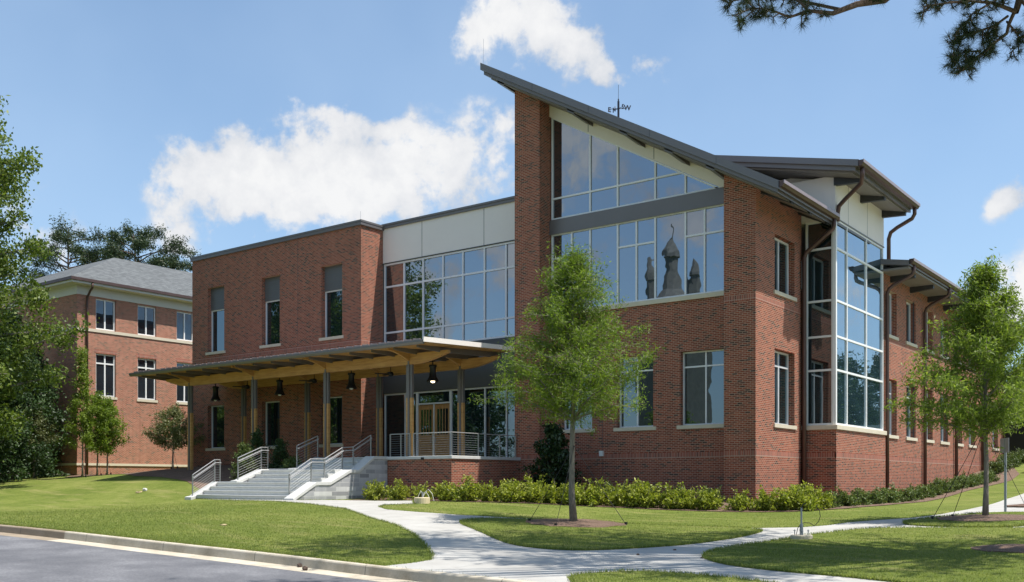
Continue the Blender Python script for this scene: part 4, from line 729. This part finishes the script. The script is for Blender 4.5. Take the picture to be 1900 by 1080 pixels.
def tree(name,label,base,height,clear,prof,nl,nleaf,leaf,mat,seed,trunk_r=.12,barkm='bark',group=None,cat='tree',lean=(0,0),rise=.45,tw=.55,density_in=.25,twigs=9,droop=.3,sub=.5,straps=None,parent=True,clump=0):
    """trunk with limbs, twigs along the limbs, leaves along the twigs. prof(t) crown radius at t in 0..1"""
    rng=np.random.default_rng(seed); base=Vector(base); T=thing(name,label,cat,base,group); wood=MB(); top=np.array([lean[0],lean[1],height])
    tp=crooked((0,0,-.15),top,rng,9,.10 if trunk_r>.2 else .03); rs=[trunk_r*(1.25 if i==0 else 1)*(1-.88*i/8) for i in range(9)]; wood.tube([Vector(p) for p in tp],rs,9)
    trunk=wood.build('trunk',barkm,None,smooth=True); trunk.parent=T
    br=MB(); pts=[]; ga=2.39996; az0=rng.random()*6.28
    def trunk_at(z):
        i=np.clip((z/height)*8,0,7.999); k=int(i); return tp[k]*(1-(i-k))+tp[k+1]*(i-k)
    lens=[]
    for i in range(nl):
        t=((i+.5)/nl)**.85; zc=clear+(height-clear)*t; R=prof(t)*rng.uniform(.72,1.15); a=az0+i*ga+rng.normal(0,.25)
        s=trunk_at(max(clear*.85,zc-rise*R*.9)); e=np.array([math.cos(a)*R,math.sin(a)*R,0])+trunk_at(zc)*np.array([1,1,0])+np.array([0,0,zc+rng.normal(0,.06)*R]); 
        c=crooked(s,e,rng,6,.16,.06); br.tube([Vector(p) for p in c],[max(.006,trunk_r*.34*(1-t*.5)*(1-.85*k/5)) for k in range(6)],5,False)
        L=np.linalg.norm(e-s); nt=max(3,int(twigs*(.5+R/ (prof(.35)+1e-6)*.8)))
        for q in range(nt):
            f=density_in+(1-density_in)*((q+rng.random())/nt); j=f*5; k=min(4,int(j)); p=c[k]*(1-(j-k))+c[k+1]*(j-k); dv=rng.normal(0,1,3); dv[2]=dv[2]*.5+.15; dv/=np.linalg.norm(dv); ln=tw*rng.uniform(.5,1.25)*(1.15-.5*f)
            q2=p+dv*ln; tg=crooked(p,q2,rng,4,.2,-.05); 
            if trunk_r>.05 and tw<1.2: br.tube([Vector(x) for x in tg],[.007,.005,.004,.003],3,False)
            pts.append(tg); lens.append(ln)
    b=br.build('branches',barkm,None); b.parent=T
    per=max(4,nleaf//max(1,len(pts))); out=[]
    for tg in pts:
        f=rng.random(per)*3; k=np.minimum(f.astype(int),2); fr=(f-k)[:,None]; P=tg[k]*(1-fr)+tg[k+1]*fr; P+=rng.normal(0,sub*.18,(per,3)); out.append(P)
    P=np.concatenate(out); V=leaf_quads(P,leaf[0],leaf[1],rng,droop); q=quads('crown',V,mat); q.parent=T
    if straps:
        for (dx,dy,h) in straps:
            m=MB(); g0=H(base.x+dx,base.y+dy)+.05-base.z; m.tube([(0,0,h),(dx*.5,dy*.5,(h+g0)/2-.03),(dx,dy,g0)],.008,4); m.box(dx-.03,dx+.03,dy-.03,dy+.03,g0-.05,g0+.07); o=m.build('support_strap','black_iron',None); o.parent=T
    return T
def onG(v,dz=0): return Vector((v.x,v.y,H(v.x,v.y)+dz))
def prof_oak(R,p=.28): return lambda t: R*( (t/p)**.5 if t<p else max(.06,(1-((t-p)/(1-p))**1.25)) )
b1=onG(T1,.05); h1=(974-478)/FPX*((T1.x-CAM[0])*FW[0]+(T1.y-CAM[1])*FW[1])
tree('willow_oak_tree','slender willow oak on a mulch ring before the tower, feathery crown',b1,h1,h1*.46,lambda t: 2.6*(.8+.25*t/.12 if t<.12 else max(.07,1-((t-.12)/.88)**1.15)),66,44000,(.12,.024),'leaf_oak',14,.10,group='young oaks on the lawn',tw=.85,twigs=11,straps=[(-1.2,-.5,2.2),(.2,-1.2,2.2),(1.35,.6,2.2)],rise=.55,density_in=.12)
b2=onG(T2,.05); h2=(964-505)/FPX*((T2.x-CAM[0])*FW[0]+(T2.y-CAM[1])*FW[1])
tree('willow_oak_tree','young bright-leaved oak on its mulch ring at the right, held by dark straps',b2,h2,h2*.40,lambda t: 2.3*(.75+.3*t/.15 if t<.15 else max(.08,1-((t-.15)/.85)**1.25)),54,32000,(.13,.034),'leaf_light',9,.075,group='young oaks on the lawn',tw=.55,twigs=11,straps=[(-1.25,-.35,2.5),(-.9,.35,2.5),(1.3,-.9,2.5)],rise=.5,density_in=.12)
# far-left group
def zat(px,Z,py): return at(px,py,Z)
def place(px,py): return onG(gnd(px,py))
bt=onG(at(-138,880,48)); tree('large_oak_tree','tall spreading oak filling the left edge of the photo',bt,21.5,3.0,lambda t: 5.9*(.72+.28*t/.2 if t<.2 else max(.3,1-((t-.2)/.8)**3.2)),90,110000,(.20,.11),'leaf_big',21,.42,tw=1.5,twigs=13,sub=1.4,density_in=.3)
for i,(px,Z,h,R,lab) in enumerate(((20,58,9.5,3.2,'dark evergreen tree under the large oak, at the left edge'),(48,62,8.8,2.3,'dark evergreen tree against the corner of the older building'),(-40,54,9,3.4,'dark evergreen tree beyond the left edge of the lawn'))):
    b=onG(at(px,885,Z)); tree('evergreen_tree',lab,b,h,.3,lambda t,R=R: R*(.85+.15*t/.3 if t<.3 else max(.1,1-((t-.3)/.7)**1.6)),46,26000,(.20,.10),'leaf_dark',31+i,.2,tw=.95,twigs=9,sub=1.0,group='dark evergreens at the left edge')
SM=[(62,882,740,46,'leaf_olive','small round-crowned tree before the dark evergreens',.40),(153,886,650,40,'leaf_light','tallest slim young tree before the corner of the older building',.25),(181,886,735,38,'leaf_oak','young tree between the tallest slim one and the bushy one',.36),(199,885,745,38,'leaf_oak','bushy young tree, rightmost of the cluster by the older building',.36),(321,869,757,62,'leaf_olive','small olive-green staked tree standing alone between the two buildings',.42)]
for i,(px,pb,pt,wpx,mt,lab,cl) in enumerate(SM):
    Z={0:58,1:55.5,2:56.5,3:57,4:54.5}[i]; b=onG(at(px,pb,Z)); h=(pb-pt)/FPX*Z; R=wpx/FPX*Z*.88
    tree('young_tree',lab,b,h,h*cl,(lambda t,R=R: R*max(.12,1-t**1.2)) if i==1 else (lambda t,R=R: R*(.7+.3*t/.3 if t<.3 else max(.12,1-((t-.3)/.7)**1.8))),30,7500,(.13,.055),mt,51+i,.05,tw=.34,twigs=8,sub=.6,group='young trees by the older building',straps=[(-.6,.3,1.1),(.7,-.2,1.1)],rise=.6)
for i,(px,py,Z,R,lab,nlf) in enumerate(((126,428,88,4.4,'sparse dark pine rising behind the older building, left of the rounder one',15000),(252,431,86,5.6,'full round-topped pine behind the older roof, right',34000))):
    b=onG(at(px,880,Z)); h=(HOR-py)/FPX*Z-b.z; tree('pine_tree',lab,b,h,h*.70,lambda t,R=R: R*math.sqrt(max(.04,1-((t-.35)/.68)**2)),40,nlf,(.26,.07),'needles',71+i,.32,'pine_bark',tw=1.1,twigs=8,sub=1.0,rise=.25,density_in=.45,group='pines behind the older building')
# trees beyond the right end of the wing
for i,(px,Z,h,R,lab) in enumerate(((1885,86,7.5,5,'dark tree beyond the far end of the wing'),(1990,80,9,5,'dark tree beyond the right edge'),(1845,110,5,5,'distant dark tree hidden behind the wing end'))):
    b=onG(at(px,860,Z)); tree('background_tree',lab,b,h,.5,lambda t,R=R: R*(.85+.15*t/.3 if t<.3 else max(.1,1-((t-.3)/.7)**1.8)),34,14000,(.28,.14),'leaf_dark',91+i,.25,tw=1.2,twigs=8,sub=1.3,group='trees beyond the wing')
# magnolia at the tower base
bm_=onY(1028,-1.05); bm_.z=H(bm_.x,bm_.y); tree('magnolia_shrub','glossy dark magnolia against the tower wall behind the azaleas',bm_,2.9,.1,lambda t: .95*(.85+.15*t/.2 if t<.2 else max(.35,1-((t-.2)/.8)**2.6)),46,8000,(.16,.075),'leaf_magnolia',101,.05,tw=.3,twigs=7,sub=.35,cat='shrub',droop=.1)
for i,(px,Z,hh,R,mt,lab) in enumerate(((455,42.9,1.95,.62,'leaf_shrub_dark','tall bright evergreen shrub beside the second granite cheek'),(478,44.6,2.3,.6,'leaf_dark','darker evergreen shrub behind the bright one, by the front post'),(520,44.3,1.9,.5,'leaf_dark','narrow dark evergreen shrub below the middle ground window'),(543,43.2,.55,.5,'leaf_shrub_dark','low round shrub in the upper planter beside the stairs'))):
    b=at(px,880,Z); b.z=H(b.x,b.y)+ (0 if i<2 else .0); 
    if i==3: b=Vector((-18.4,-5.7,.4))
    tree('evergreen_shrub',lab,b,hh,.05,lambda t,R=R: R*(.8+.2*t/.2 if t<.2 else max(.2,1-((t-.2)/.8)**2)),26,5000,(.10,.04),mt,111+i,.03,tw=.25,twigs=7,sub=.3,cat='shrub',droop=-.4,group='evergreen shrubs beside the stairs')
# azaleas: three built, the rest copied
def shrub_proto(seed,mat,name):
    rng=np.random.default_rng(seed); n=2300; out=[]; st=MB(); th=30
    T=bpy.data.objects.new(name,None); COL.objects.link(T)
    for k in range(th):
        a=rng.random()*6.28; el=math.asin(rng.random()**.8)*.98; rr=rng.uniform(.7,1.2); d=np.array([math.cos(a)*math.cos(el),math.sin(a)*math.cos(el),math.sin(el)*.95+.05]); tip=d*np.array([.47,.47,.62])*rr
        c=crooked((0,0,.0),tip,rng,4,.15); st.tube([Vector(p) for p in c],[.010,.008,.006,.004],4,False)
        m=n//th; f=rng.random(m)**.6; P=c[0]*0+tip*f[:,None]+rng.normal(0,.045,(m,3)); P[:,2]=np.maximum(P[:,2],.03); out.append(P)
    b=st.build('stems','bark',None); b.parent=T; q=quads('foliage',leaf_quads(np.concatenate(out),.088,.045,rng,-.5,.6),mat); q.parent=T; return T
def copy_tree(o,parent=None):
    c=o.copy(); COL.objects.link(c); c.parent=parent
    for ch in list(o.children): copy_tree(ch,c)
    return c
ORD=['first','second','third','fourth','fifth','sixth','seventh','eighth','ninth','tenth','eleventh','twelfth','thirteenth','fourteenth','fifteenth','sixteenth','seventeenth','eighteenth','nineteenth','twentieth','twenty-first','twenty-second','twenty-third','twenty-fourth','twenty-fifth']
used=set()
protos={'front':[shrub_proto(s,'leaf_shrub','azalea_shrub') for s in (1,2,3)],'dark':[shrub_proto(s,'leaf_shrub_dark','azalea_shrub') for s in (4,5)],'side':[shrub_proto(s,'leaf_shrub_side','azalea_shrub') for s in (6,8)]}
def put_shrub(kind,i,x,y,sc,label,group,sz=1):
    pr=protos[kind][i%len(protos[kind])]
    o=pr if id(pr) not in used else copy_tree(pr); used.add(id(pr)); o.location=(x,y,H(x,y)+.0); o.rotation_euler=(0,0,random.uniform(0,6.28)); o.scale=(sc*random.uniform(.92,1.08),sc*random.uniform(.92,1.08),sc*sz*random.uniform(.9,1.12)); tag(o,label,'shrub',group)
front=[680,722,765,808,852,897,938,978,1014,1050,1090,1137,1187,1237,1262,1306,1366,1414,1452,1484,1516]
_k=list(zip([640,800,940,1040,1105,1240,1414,1518,1573,1700],[926,926,929,932,936,942,947,944,941,931]))
def edgep(px):
    a=[e[0] for e in EDGE]; return Vector((float(np.interp(px,a,[e[1].x for e in EDGE])),float(np.interp(px,a,[e[1].y for e in EDGE])),0))
def edgey(px): return float(np.interp(px,[a for a,b in _k],[b for a,b in _k]))
for i,px in enumerate(front):
    v=edgep(px); put_shrub('front',i,v.x-.10,v.y+.62,random.uniform(1.0,1.45),f'bright yellow-green azalea, {ORD[i]} in the front row from the stone cheek wall','azaleas in the front row')
back=[960,1000,1120,1170,1215,1270,1330,1500]
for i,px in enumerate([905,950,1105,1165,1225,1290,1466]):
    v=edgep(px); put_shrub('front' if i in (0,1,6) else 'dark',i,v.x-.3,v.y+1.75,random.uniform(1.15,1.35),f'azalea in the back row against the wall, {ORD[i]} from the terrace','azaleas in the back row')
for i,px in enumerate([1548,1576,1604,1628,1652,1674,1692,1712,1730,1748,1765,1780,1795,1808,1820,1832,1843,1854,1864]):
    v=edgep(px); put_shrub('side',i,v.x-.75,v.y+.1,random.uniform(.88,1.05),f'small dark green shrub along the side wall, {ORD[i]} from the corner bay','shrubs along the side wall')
for i in range(7):
    x=3.6+i*.1; y=29+i*1.35; put_shrub('dark',i+1,2.3,y-1,random.uniform(1.1,1.4),f'larger shrub against the far end of the side wall, {ORD[i]} counting away','far shrubs by the side wall')
# pine overhanging from the right, trunk just outside the frame
def near_pine():
    rng=np.random.default_rng(77); Zc=17.0; base=onG(at(2330,1000,17.5)); T=thing('pine_tree','near pine whose needle-tufted branches hang into the top right of the photo','tree',base)
    W0=MB(); hgt=23
    def rel(v): return Vector(v)-base
    tr=[Vector((0,0,-.2)),Vector((.1,.1,5)),Vector((0,.2,10)),Vector((-.2,.1,16)),Vector((0,0,hgt))]; W0.tube(tr,[.33,.28,.24,.17,.05],12); o=W0.build('trunk','pine_bark',None,smooth=True); o.parent=T
    br=MB(); tips=[]
    def limb(pts,r0,r1): 
        P=[rel(p) for p in pts]; n=len(P); br.tube(P,[r0+(r1-r0)*i/(n-1) for i in range(n)],6,False); return P
    def twigs(P,n,spread,ln,lo=.15):
        for _ in range(n):
            f=(lo+(1-lo)*rng.random())*(len(P)-1); k=min(int(f),len(P)-2); p=P[k].lerp(P[k+1],f-k); d=(P[k+1]-P[k]).normalized()
            dv=Vector(rng.normal(0,spread,3))+d*.9; dv.normalize(); e=p+dv*ln*rng.uniform(.5,1.2); mid=p.lerp(e,.5)+Vector((0,0,-.04)); br.tube([p,mid,e],[.012,.009,.006],4,False); tips.append((e,dv)); 
            if rng.random()<.7: d2=Vector(rng.normal(0,1,3)).normalized(); e2=mid+d2*ln*.4; br.tube([mid,e2],[.007,.005],3,False); tips.append((e2,d2))
    Z1=17.2
    # left hanging branch
    a=limb([at(2200,-330,18),at(1900,-160,17.6),at(1700,-50,17.3),at(1640,0,Z1),at(1590,8,17.1),at(1545,25,17),at(1500,20,16.9),at(1465,32,16.8)],.10,.02)
    b=limb([at(1560,18,17.05),at(1500,5,17.4),at(1450,-8,17.6),at(1400,-5,17.6),at(1355,2,17.5)],.03,.012); twigs(b,26,.7,.24); c=limb([at(1465,32,16.8),at(1430,18,16.8),at(1395,15,16.7),at(1365,28,16.7)],.022,.01); twigs(c,22,.7,.22)
    d=limb([at(1500,20,16.9),at(1470,-10,17),at(1420,-20,17),at(1380,-15,17)],.02,.01); twigs(d,22,.8,.25); twigs(a[5:],10,.9,.22); d=limb([at(1400,18,16.7),at(1378,36,16.7),at(1372,45,16.6)],.012,.008); twigs(d,5,.6,.12); e=limb([at(1640,0,Z1),at(1615,-14,17.2),at(1590,-30,17.3)],.02,.01); twigs(e,10,.9,.24); e=limb([at(1700,-50,17.3),at(1650,-20,17),at(1625,-6,17)],.02,.01); twigs(e,8,.8,.2)
    # right branch group
    m0=limb([at(2250,-300,17.8),at(2050,-160,17.5),at(1930,-60,17.2),at(1893,-5,17),at(1885,22,16.9)],.11,.055)
    r1=limb([at(1885,22,16.9),at(1860,12,16.8),at(1840,5,16.7),at(1800,2,16.6),at(1760,5,16.5),at(1715,12,16.4)],.04,.012); twigs(r1,34,.7,.24)
    r2=limb([at(1883,20,16.9),at(1872,45,16.9),at(1868,62,16.9),at(1845,80,16.8),at(1820,100,16.7),at(1795,120,16.6),at(1780,134,16.6)],.035,.012); twigs(r2,44,.9,.24,.35)
    r3=limb([at(1870,30,16.9),at(1845,48,16.8),at(1815,58,16.7),at(1785,66,16.6),at(1762,80,16.5)],.022,.01); twigs(r3,34,.8,.22)
    r4=limb([at(1840,5,16.7),at(1805,25,16.6),at(1790,45,16.6),at(1775,60,16.5)],.018,.009); twigs(r4,16,.8,.2); r5=limb([at(1868,40,16.9),at(1885,60,17.2),at(1895,80,17.2),at(1872,100,17.2)],.018,.009); twigs(r5,14,.9,.2); r6=limb([at(1820,95,16.7),at(1790,95,16.6),at(1765,112,16.5)],.018,.009); twigs(r6,16,.8,.18); r7=limb([at(1895,0,17),at(1925,40,17),at(1930,90,17)],.03,.012); twigs(r7,20,.8,.25); r8=limb([at(1800,2,16.6),at(1760,-15,16.6),at(1730,-20,16.6)],.02,.01); twigs(r8,18,.8,.22)
    def needle_mesh(tl,nn,L,w,name):
        n=len(tl); P=np.array([list(t[0]) for t in tl]); D=np.array([list(t[1]) for t in tl]); P=np.repeat(P,nn,0); D=np.repeat(D,nn,0); P=P-D*(rng.random((len(P),1))*.10); dv=rng.normal(0,.75,P.shape)+D*.7; dv/=np.linalg.norm(dv,axis=1)[:,None]; s=np.cross(dv,rng.normal(0,1,P.shape)); s/=np.linalg.norm(s,axis=1)[:,None]
        l=L*(.7+.5*rng.random((len(P),1))); V=np.stack([P-s*w,P+s*w,P+dv*l],1).reshape(-1,3); o=mesh_np(name,V,np.arange(len(V)).reshape(-1,3),'needles',k=3); o.parent=T
    needle_mesh(tips,50,.165,.0026,'needles')
    # upper crown, outside the frame: casts the dappled shade on the path and lawn
    up=[]; hb=MB()
    def infr(w,mg=60):
        dd=(w.x-CAM[0])*FW[0]+(w.y-CAM[1])*FW[1]; lt=(w.x-CAM[0])*RT[0]+(w.y-CAM[1])*RT[1]
        return dd>.3 and HOR-FPX*w.z/dd>-mg and CX+FPX*lt/dd<1900+mg
    rr_=random.Random(12)
    zones=[(720,1004,120,20,15),(640,1018,90,14,8),(820,1000,80,14,9),(1000,1000,110,16,14),(1200,1000,130,15,16),(1360,993,60,8,5),(1060,1040,170,13,12),(1500,1035,150,20,16),(1750,1040,160,22,20),(1850,1010,90,14,9),(1650,1012,90,9,6),(560,1072,150,8,8),(1330,1068,120,12,8)]
    for (zx,zy,rx,ry,nb) in zones:
        for _ in range(int(nb*(2.3 if zx<1400 else 1.35))):
            px,py=zx+rr_.gauss(0,.55)*rx,zy+rr_.gauss(0,.55)*ry; g0=gnd(px,py); g0.z=H(g0.x,g0.y); t=rr_.uniform(9.5,13)
            while t<30 and infr(g0+SUN*(t/SUN.z),130): t+=.5
            e=g0+SUN*(t/SUN.z)-base; s=Vector((0,.1,min(hgt-1,max(9.,e.z-1.2)))); mid=s.lerp(e,.5)+Vector((0,0,.3)); c=crooked(s,e,rng,6,.06,.03)
            if not any(infr(Vector(p)+base,10) for p in c): hb.tube([Vector(p) for p in c],[.06,.05,.04,.03,.02,.012],5,False)
            for _ in range(18):
                p=e+Vector((rng.normal(0,.42),rng.normal(0,.42),rng.normal(0,.22)))
                if infr(p+base,30): continue
                up.append((p,Vector(rng.normal(0,1,3)).normalized()))
    # only keep boughs that stay above or beside the picture
    hb=hb.build('branches','pine_bark',None); hb.parent=T; bb=br.build('branches','pine_bark',None); bb.parent=T
    needle_mesh(up,34,.22,.007,'needles')
near_pine()
# ================================================================ SMALL THINGS
def lamp_base():
    c=onG(gnd(1487,1003)); T=thing('lamp_post_footing','bare concrete lamp footing with bolts and a bent conduit in the right lawn','footing',c); Z=(c.x-CAM[0])*FW[0]+(c.y-CAM[1])*FW[1]; k=Z/FPX
    m=MB(); m.lathe(c.x,c.y,[(0,c.z-.3),(20*k,c.z-.3),(20*k,c.z+.11),(19*k,c.z+.13),(0,c.z+.13)],20); m.build('concrete_base','kerb_concrete',T)
    z=c.z+.13
    for a in range(4):
        an=a*math.pi/2+.5; x,y=c.x+.15*math.cos(an),c.y+.15*math.sin(an); m=MB(); m.tube([(x,y,z-.02),(x,y,z+.12)],.011,6); m.tube([(x,y,z+.085),(x,y,z+.10)],.028,6); m.build('anchor_bolt','galv',T)
    m=MB(); m.tube([(c.x,c.y,z-.02),(c.x,c.y,z+.25)],.042,8); m.tube([(c.x,c.y,z+.25),(c.x,c.y,z+.62)],.022,8); m.build('conduit','galv',T)
    r=Vector((RT[0],RT[1],0)); P=Vector((c.x,c.y,z)); m=MB(); m.tube([P+Vector((0,0,.6))+r*0,P+Vector((0,0,.68))+r*.03,P+Vector((0,0,.72))+r*.1],.011,5)
    m.tube([P+r*.33+Vector((0,0,.66)),P+r*.41+Vector((0,0,.56)),P+r*.43+Vector((0,0,.42)),P+r*.39+Vector((0,0,.30)),P+r*.29+Vector((0,0,.2)),P+r*.2+Vector((0,0,.27)),P+r*.08+Vector((0,0,.28)),P+Vector((0,0,.26)),P-r*.08+Vector((0,0,.16)),P-r*.12],.008,5); m.build('cable','black_iron',T)
lamp_base()
def valve():
    c=onG(gnd(783,934)); T=thing('concrete_stub','round pale concrete stub with white cable loops beside the path','footing',c); m=MB(); m.lathe(c.x,c.y,[(0,c.z-.2),(.28,c.z-.2),(.28,c.z+.19),(.26,c.z+.21),(0,c.z+.21)],20); m.build('concrete_base','sandstone',T)
    r=Vector((RT[0],RT[1],0)); P=Vector((c.x,c.y,c.z+.2))
    for a,b,h in ((-.15,.05,.24),(0,.25,.22),(.02,.42,.3)):
        m=MB(); m.tube([P+r*a,P+r*(a*.6+b*.4)*.9+Vector((0,0,h*.8)),P+r*(a+b)*.5+Vector((0,0,h)),P+r*b*.85+Vector((0,0,h*.45)),P+r*b+Vector((0,0,-.12 if b>.3 else 0))],.009,5); m.build('cable_loop','white_plastic',T)
    m=MB(); m.tube([P+r*.02-Vector((0,0,.02)),P+r*.02+Vector((0,0,.2))],.03,8); m.build('conduit','galv',T)
valve()
def sign():
    c=onG(gnd(1865.5,951)); Z=(c.x-CAM[0])*FW[0]+(c.y-CAM[1])*FW[1]; h=(951-813)/FPX*Z; T=thing('sign_post','grey metal post carrying a sign seen edge-on, beside the right path','sign',c)
    m=MB(); m.box(c.x-.03,c.x+.03,c.y-.03,c.y+.03,c.z-.1,c.z+h); m.build('post','galv',T); d=Vector((FW[0],FW[1],0)); n=Vector((RT[0],RT[1],0)); a=Vector((c.x,c.y,c.z+h-.42))-d*.28-n*.045+n*.0; m=MB(); e=d*.56
    m.prism([a,a+n*.012+e*0,a+n*.012+e+n*.03,a+e+n*.03],(0,0,.42)); m.build('sign_plate','galv',T)
sign()
def misc():
    v=onG(gnd(1,879)); T=thing('utility_box','small grey slab with green hose at the far left lawn edge','utility box',v); m=MB(); m.box(v.x-.5,v.x+.6,v.y-.3,v.y+.3,v.z-.1,v.z+.16); bevel(m.build('slab','coping_stone',T),.04); m=MB(); m.tube([(v.x-.3,v.y,v.z+.16),(v.x,v.y-.1,v.z+.42),(v.x+.3,v.y,v.z+.38),(v.x+.6,v.y,v.z+.1)],.03,6); m.build('hose','leaf_dark',T)
    rng=random.Random(4)
    def lump(name,label,cat,px,py,r,mat,fl=.6,group=None):
        v=onG(gnd(px,py)); bm=bmesh.new(); bmesh.ops.create_icosphere(bm,subdivisions=2,radius=r)
        for q in bm.verts: q.co*=1+rng.uniform(-.22,.22); q.co.z*=fl
        me=bpy.data.meshes.new(name); bm.to_mesh(me); bm.free(); o=link(name,me,mat); o.location=(v.x,v.y,v.z+r*fl*.5); tag(o,label,cat,group)
    lump('stone_lump','small grey rock on a bare patch of the far lawn','rock',269,911,.10,'coping_stone',.9)
    lump('dirt_patch','flat pale dry leaf litter on the middle of the near lawn','debris',415,975,.10,'straw',.25); lump('dirt_patch','tan clump on the lawn near the kerb, left of the grey rock','debris',258,914,.15,'straw',.3)
    G='pine cones on the paving and lawn'
    for px,py,l in ((566,1061,'pine cone lying in the gutter by the kerb'),(556,1052,'brown leaf bit on the kerb edge above the pine cone'),(1184,1031,'small dark pine cone on the path below the grass island'),(1252,1022,'dark pine cone near the right end of the grass island'),(1417,1009,'pine cone on the path left of the lamp footing'),(1303,1037,'pine cone at the tip of the right lawn'),(1706,1062,'larger pine cone in the shaded right lawn'),(1684,1060,'small pine cone just left of the larger one in the right lawn'),(1765,1033,'pine cone high in the right lawn')):
        if px in (566,556):
            z=H(1,-21.3)-.14; v=at(px,py,19.0); bm=bmesh.new(); bmesh.ops.create_icosphere(bm,subdivisions=2,radius=.05); 
            for q in bm.verts: q.co*=1+rng.uniform(-.2,.2)
            me=bpy.data.meshes.new('pine_cone'); bm.to_mesh(me); bm.free(); o=link('pine_cone',me,'pine_bark'); vv=onY(px,-21.75 if px==566 else -21.5); o.location=(vv.x,vv.y,H(vv.x,-21.3)-.12); tag(o,l,'pine cone',G)
        else: lump('pine_cone',l,'pine cone',px,py,.035,'pine_bark',.8,G)
    # low stone wall, gate and hedge beyond the wing
    a=Vector((3.6,31.5,0)); m=MB(); z=H(4,29); m.box(3.75,10,28.8,29.3,z-.4,z+.55); o=m.build('stone_wall','coping_stone'); tag(o,'low grey stone wall at the far right beyond the wing','wall'); bevel(o,.02)
    m=MB(); z=H(4,45); m.box(2.9,14,45,45.25,z-.5,z+3.0); o=m.build('boundary_wall','galv'); tag(o,'tall light grey wall beyond the end of the wing','wall')
    m=MB(); z=H(1,44); m.box(-6,2.85,44,44.2,z-.5,z+2.8); o=m.build('gate','black_iron'); tag(o,'black gate left of the grey wall, behind the wing','gate')
    for i in range(5): put_shrub('front',i,4.4+i*1.0,30.2,1.35,f'yellow-green hedge shrub behind the low stone wall, {ORD[i]} from the left','hedge behind the low stone wall')
misc()
# ---- surroundings behind the camera, visible in the window reflections
def surroundings():
    rng=random.Random(3)
    protos=[]
    for i,(h,R,mt) in enumerate(((12,5,'leaf_dark'),(10,4.5,'leaf_oak'),(15,5,'needles'))):
        T=tree('street_tree','broad tree across the road',(0,0,0),h,h*.25,lambda t,R=R: R*(.8+.2*t/.3 if t<.3 else max(.12,1-((t-.3)/.7)**1.8)),40,12000,(.34,.2),mt,200+i,.3,tw=1.5,twigs=8,sub=1.4,group='trees across the road'); protos.append(T)
    spots=[(-95,-40,2,1.35),(-80,-46,0,1.3),(-70,-36,2,1.2),(-62,-50,1,1.1),(-52,-44,0,1.0),(-30,-48,1,.8),(-18,-50,0,.85),(-6,-54,1,.9),(8,-58,0,.9),(22,-50,2,.7),(34,-42,1,1.0),(44,-28,0,.9),(48,-12,1,.95),(46,4,0,1.0),(50,18,2,.8),(44,32,0,1.0),(52,46,1,1.0),(48,60,0,1.1),(60,74,2,1.0),(-112,-30,0,1.3),(17,53,0,.75),(23,60,1,.9),(20,72,2,.7),(31,80,0,.95)]
    for i,(x,y,k,s) in enumerate(spots):
        o=protos[k] if i in (0,1,3) else copy_tree(protos[k]); o.location=(x,y,H(x,y)); o.rotation_euler=(0,0,rng.uniform(0,6)); o.scale=(s,s,s)
        tag(o,f'tree across the road outside the photo, {ORD[i] if i<25 else i} along the row','tree','trees across the road')
    # church tower mirrored in the large window
    C=thing('church_tower','dark church spire with corner turrets, mirrored in the large tower window','church',(-41.4,-70,0)); x,y=-41.4,-70
    m=MB(); m.box(x-3.2,x+3.2,y-3.2,y+3.2,-2,20); m.build('wall','church_stone',C); m=MB(); m.lathe(x,y,[(2.6,20),(2.2,21.3),(1.25,22.8),(.85,24.6),(.72,26.6),(.95,26.7),(.85,27.3),(.45,28.0),(.15,28.6),(.04,30.6)],8); m.build('spire','church_stone',C)
    for d_ in (-2.4,2.4): m=MB(); m.lathe(x+d_*.88,y-d_*.47,[(.62,20),(.62,24.0),(.78,24.1),(.7,24.8),(.35,25.8),(.04,26.8)],8); m.build('turret','church_stone',C)
surroundings()
SC.cycles.max_bounces=6; SC.cycles.diffuse_bounces=3; SC.cycles.glossy_bounces=3; SC.cycles.transmission_bounces=3; SC.cycles.transparent_max_bounces=4
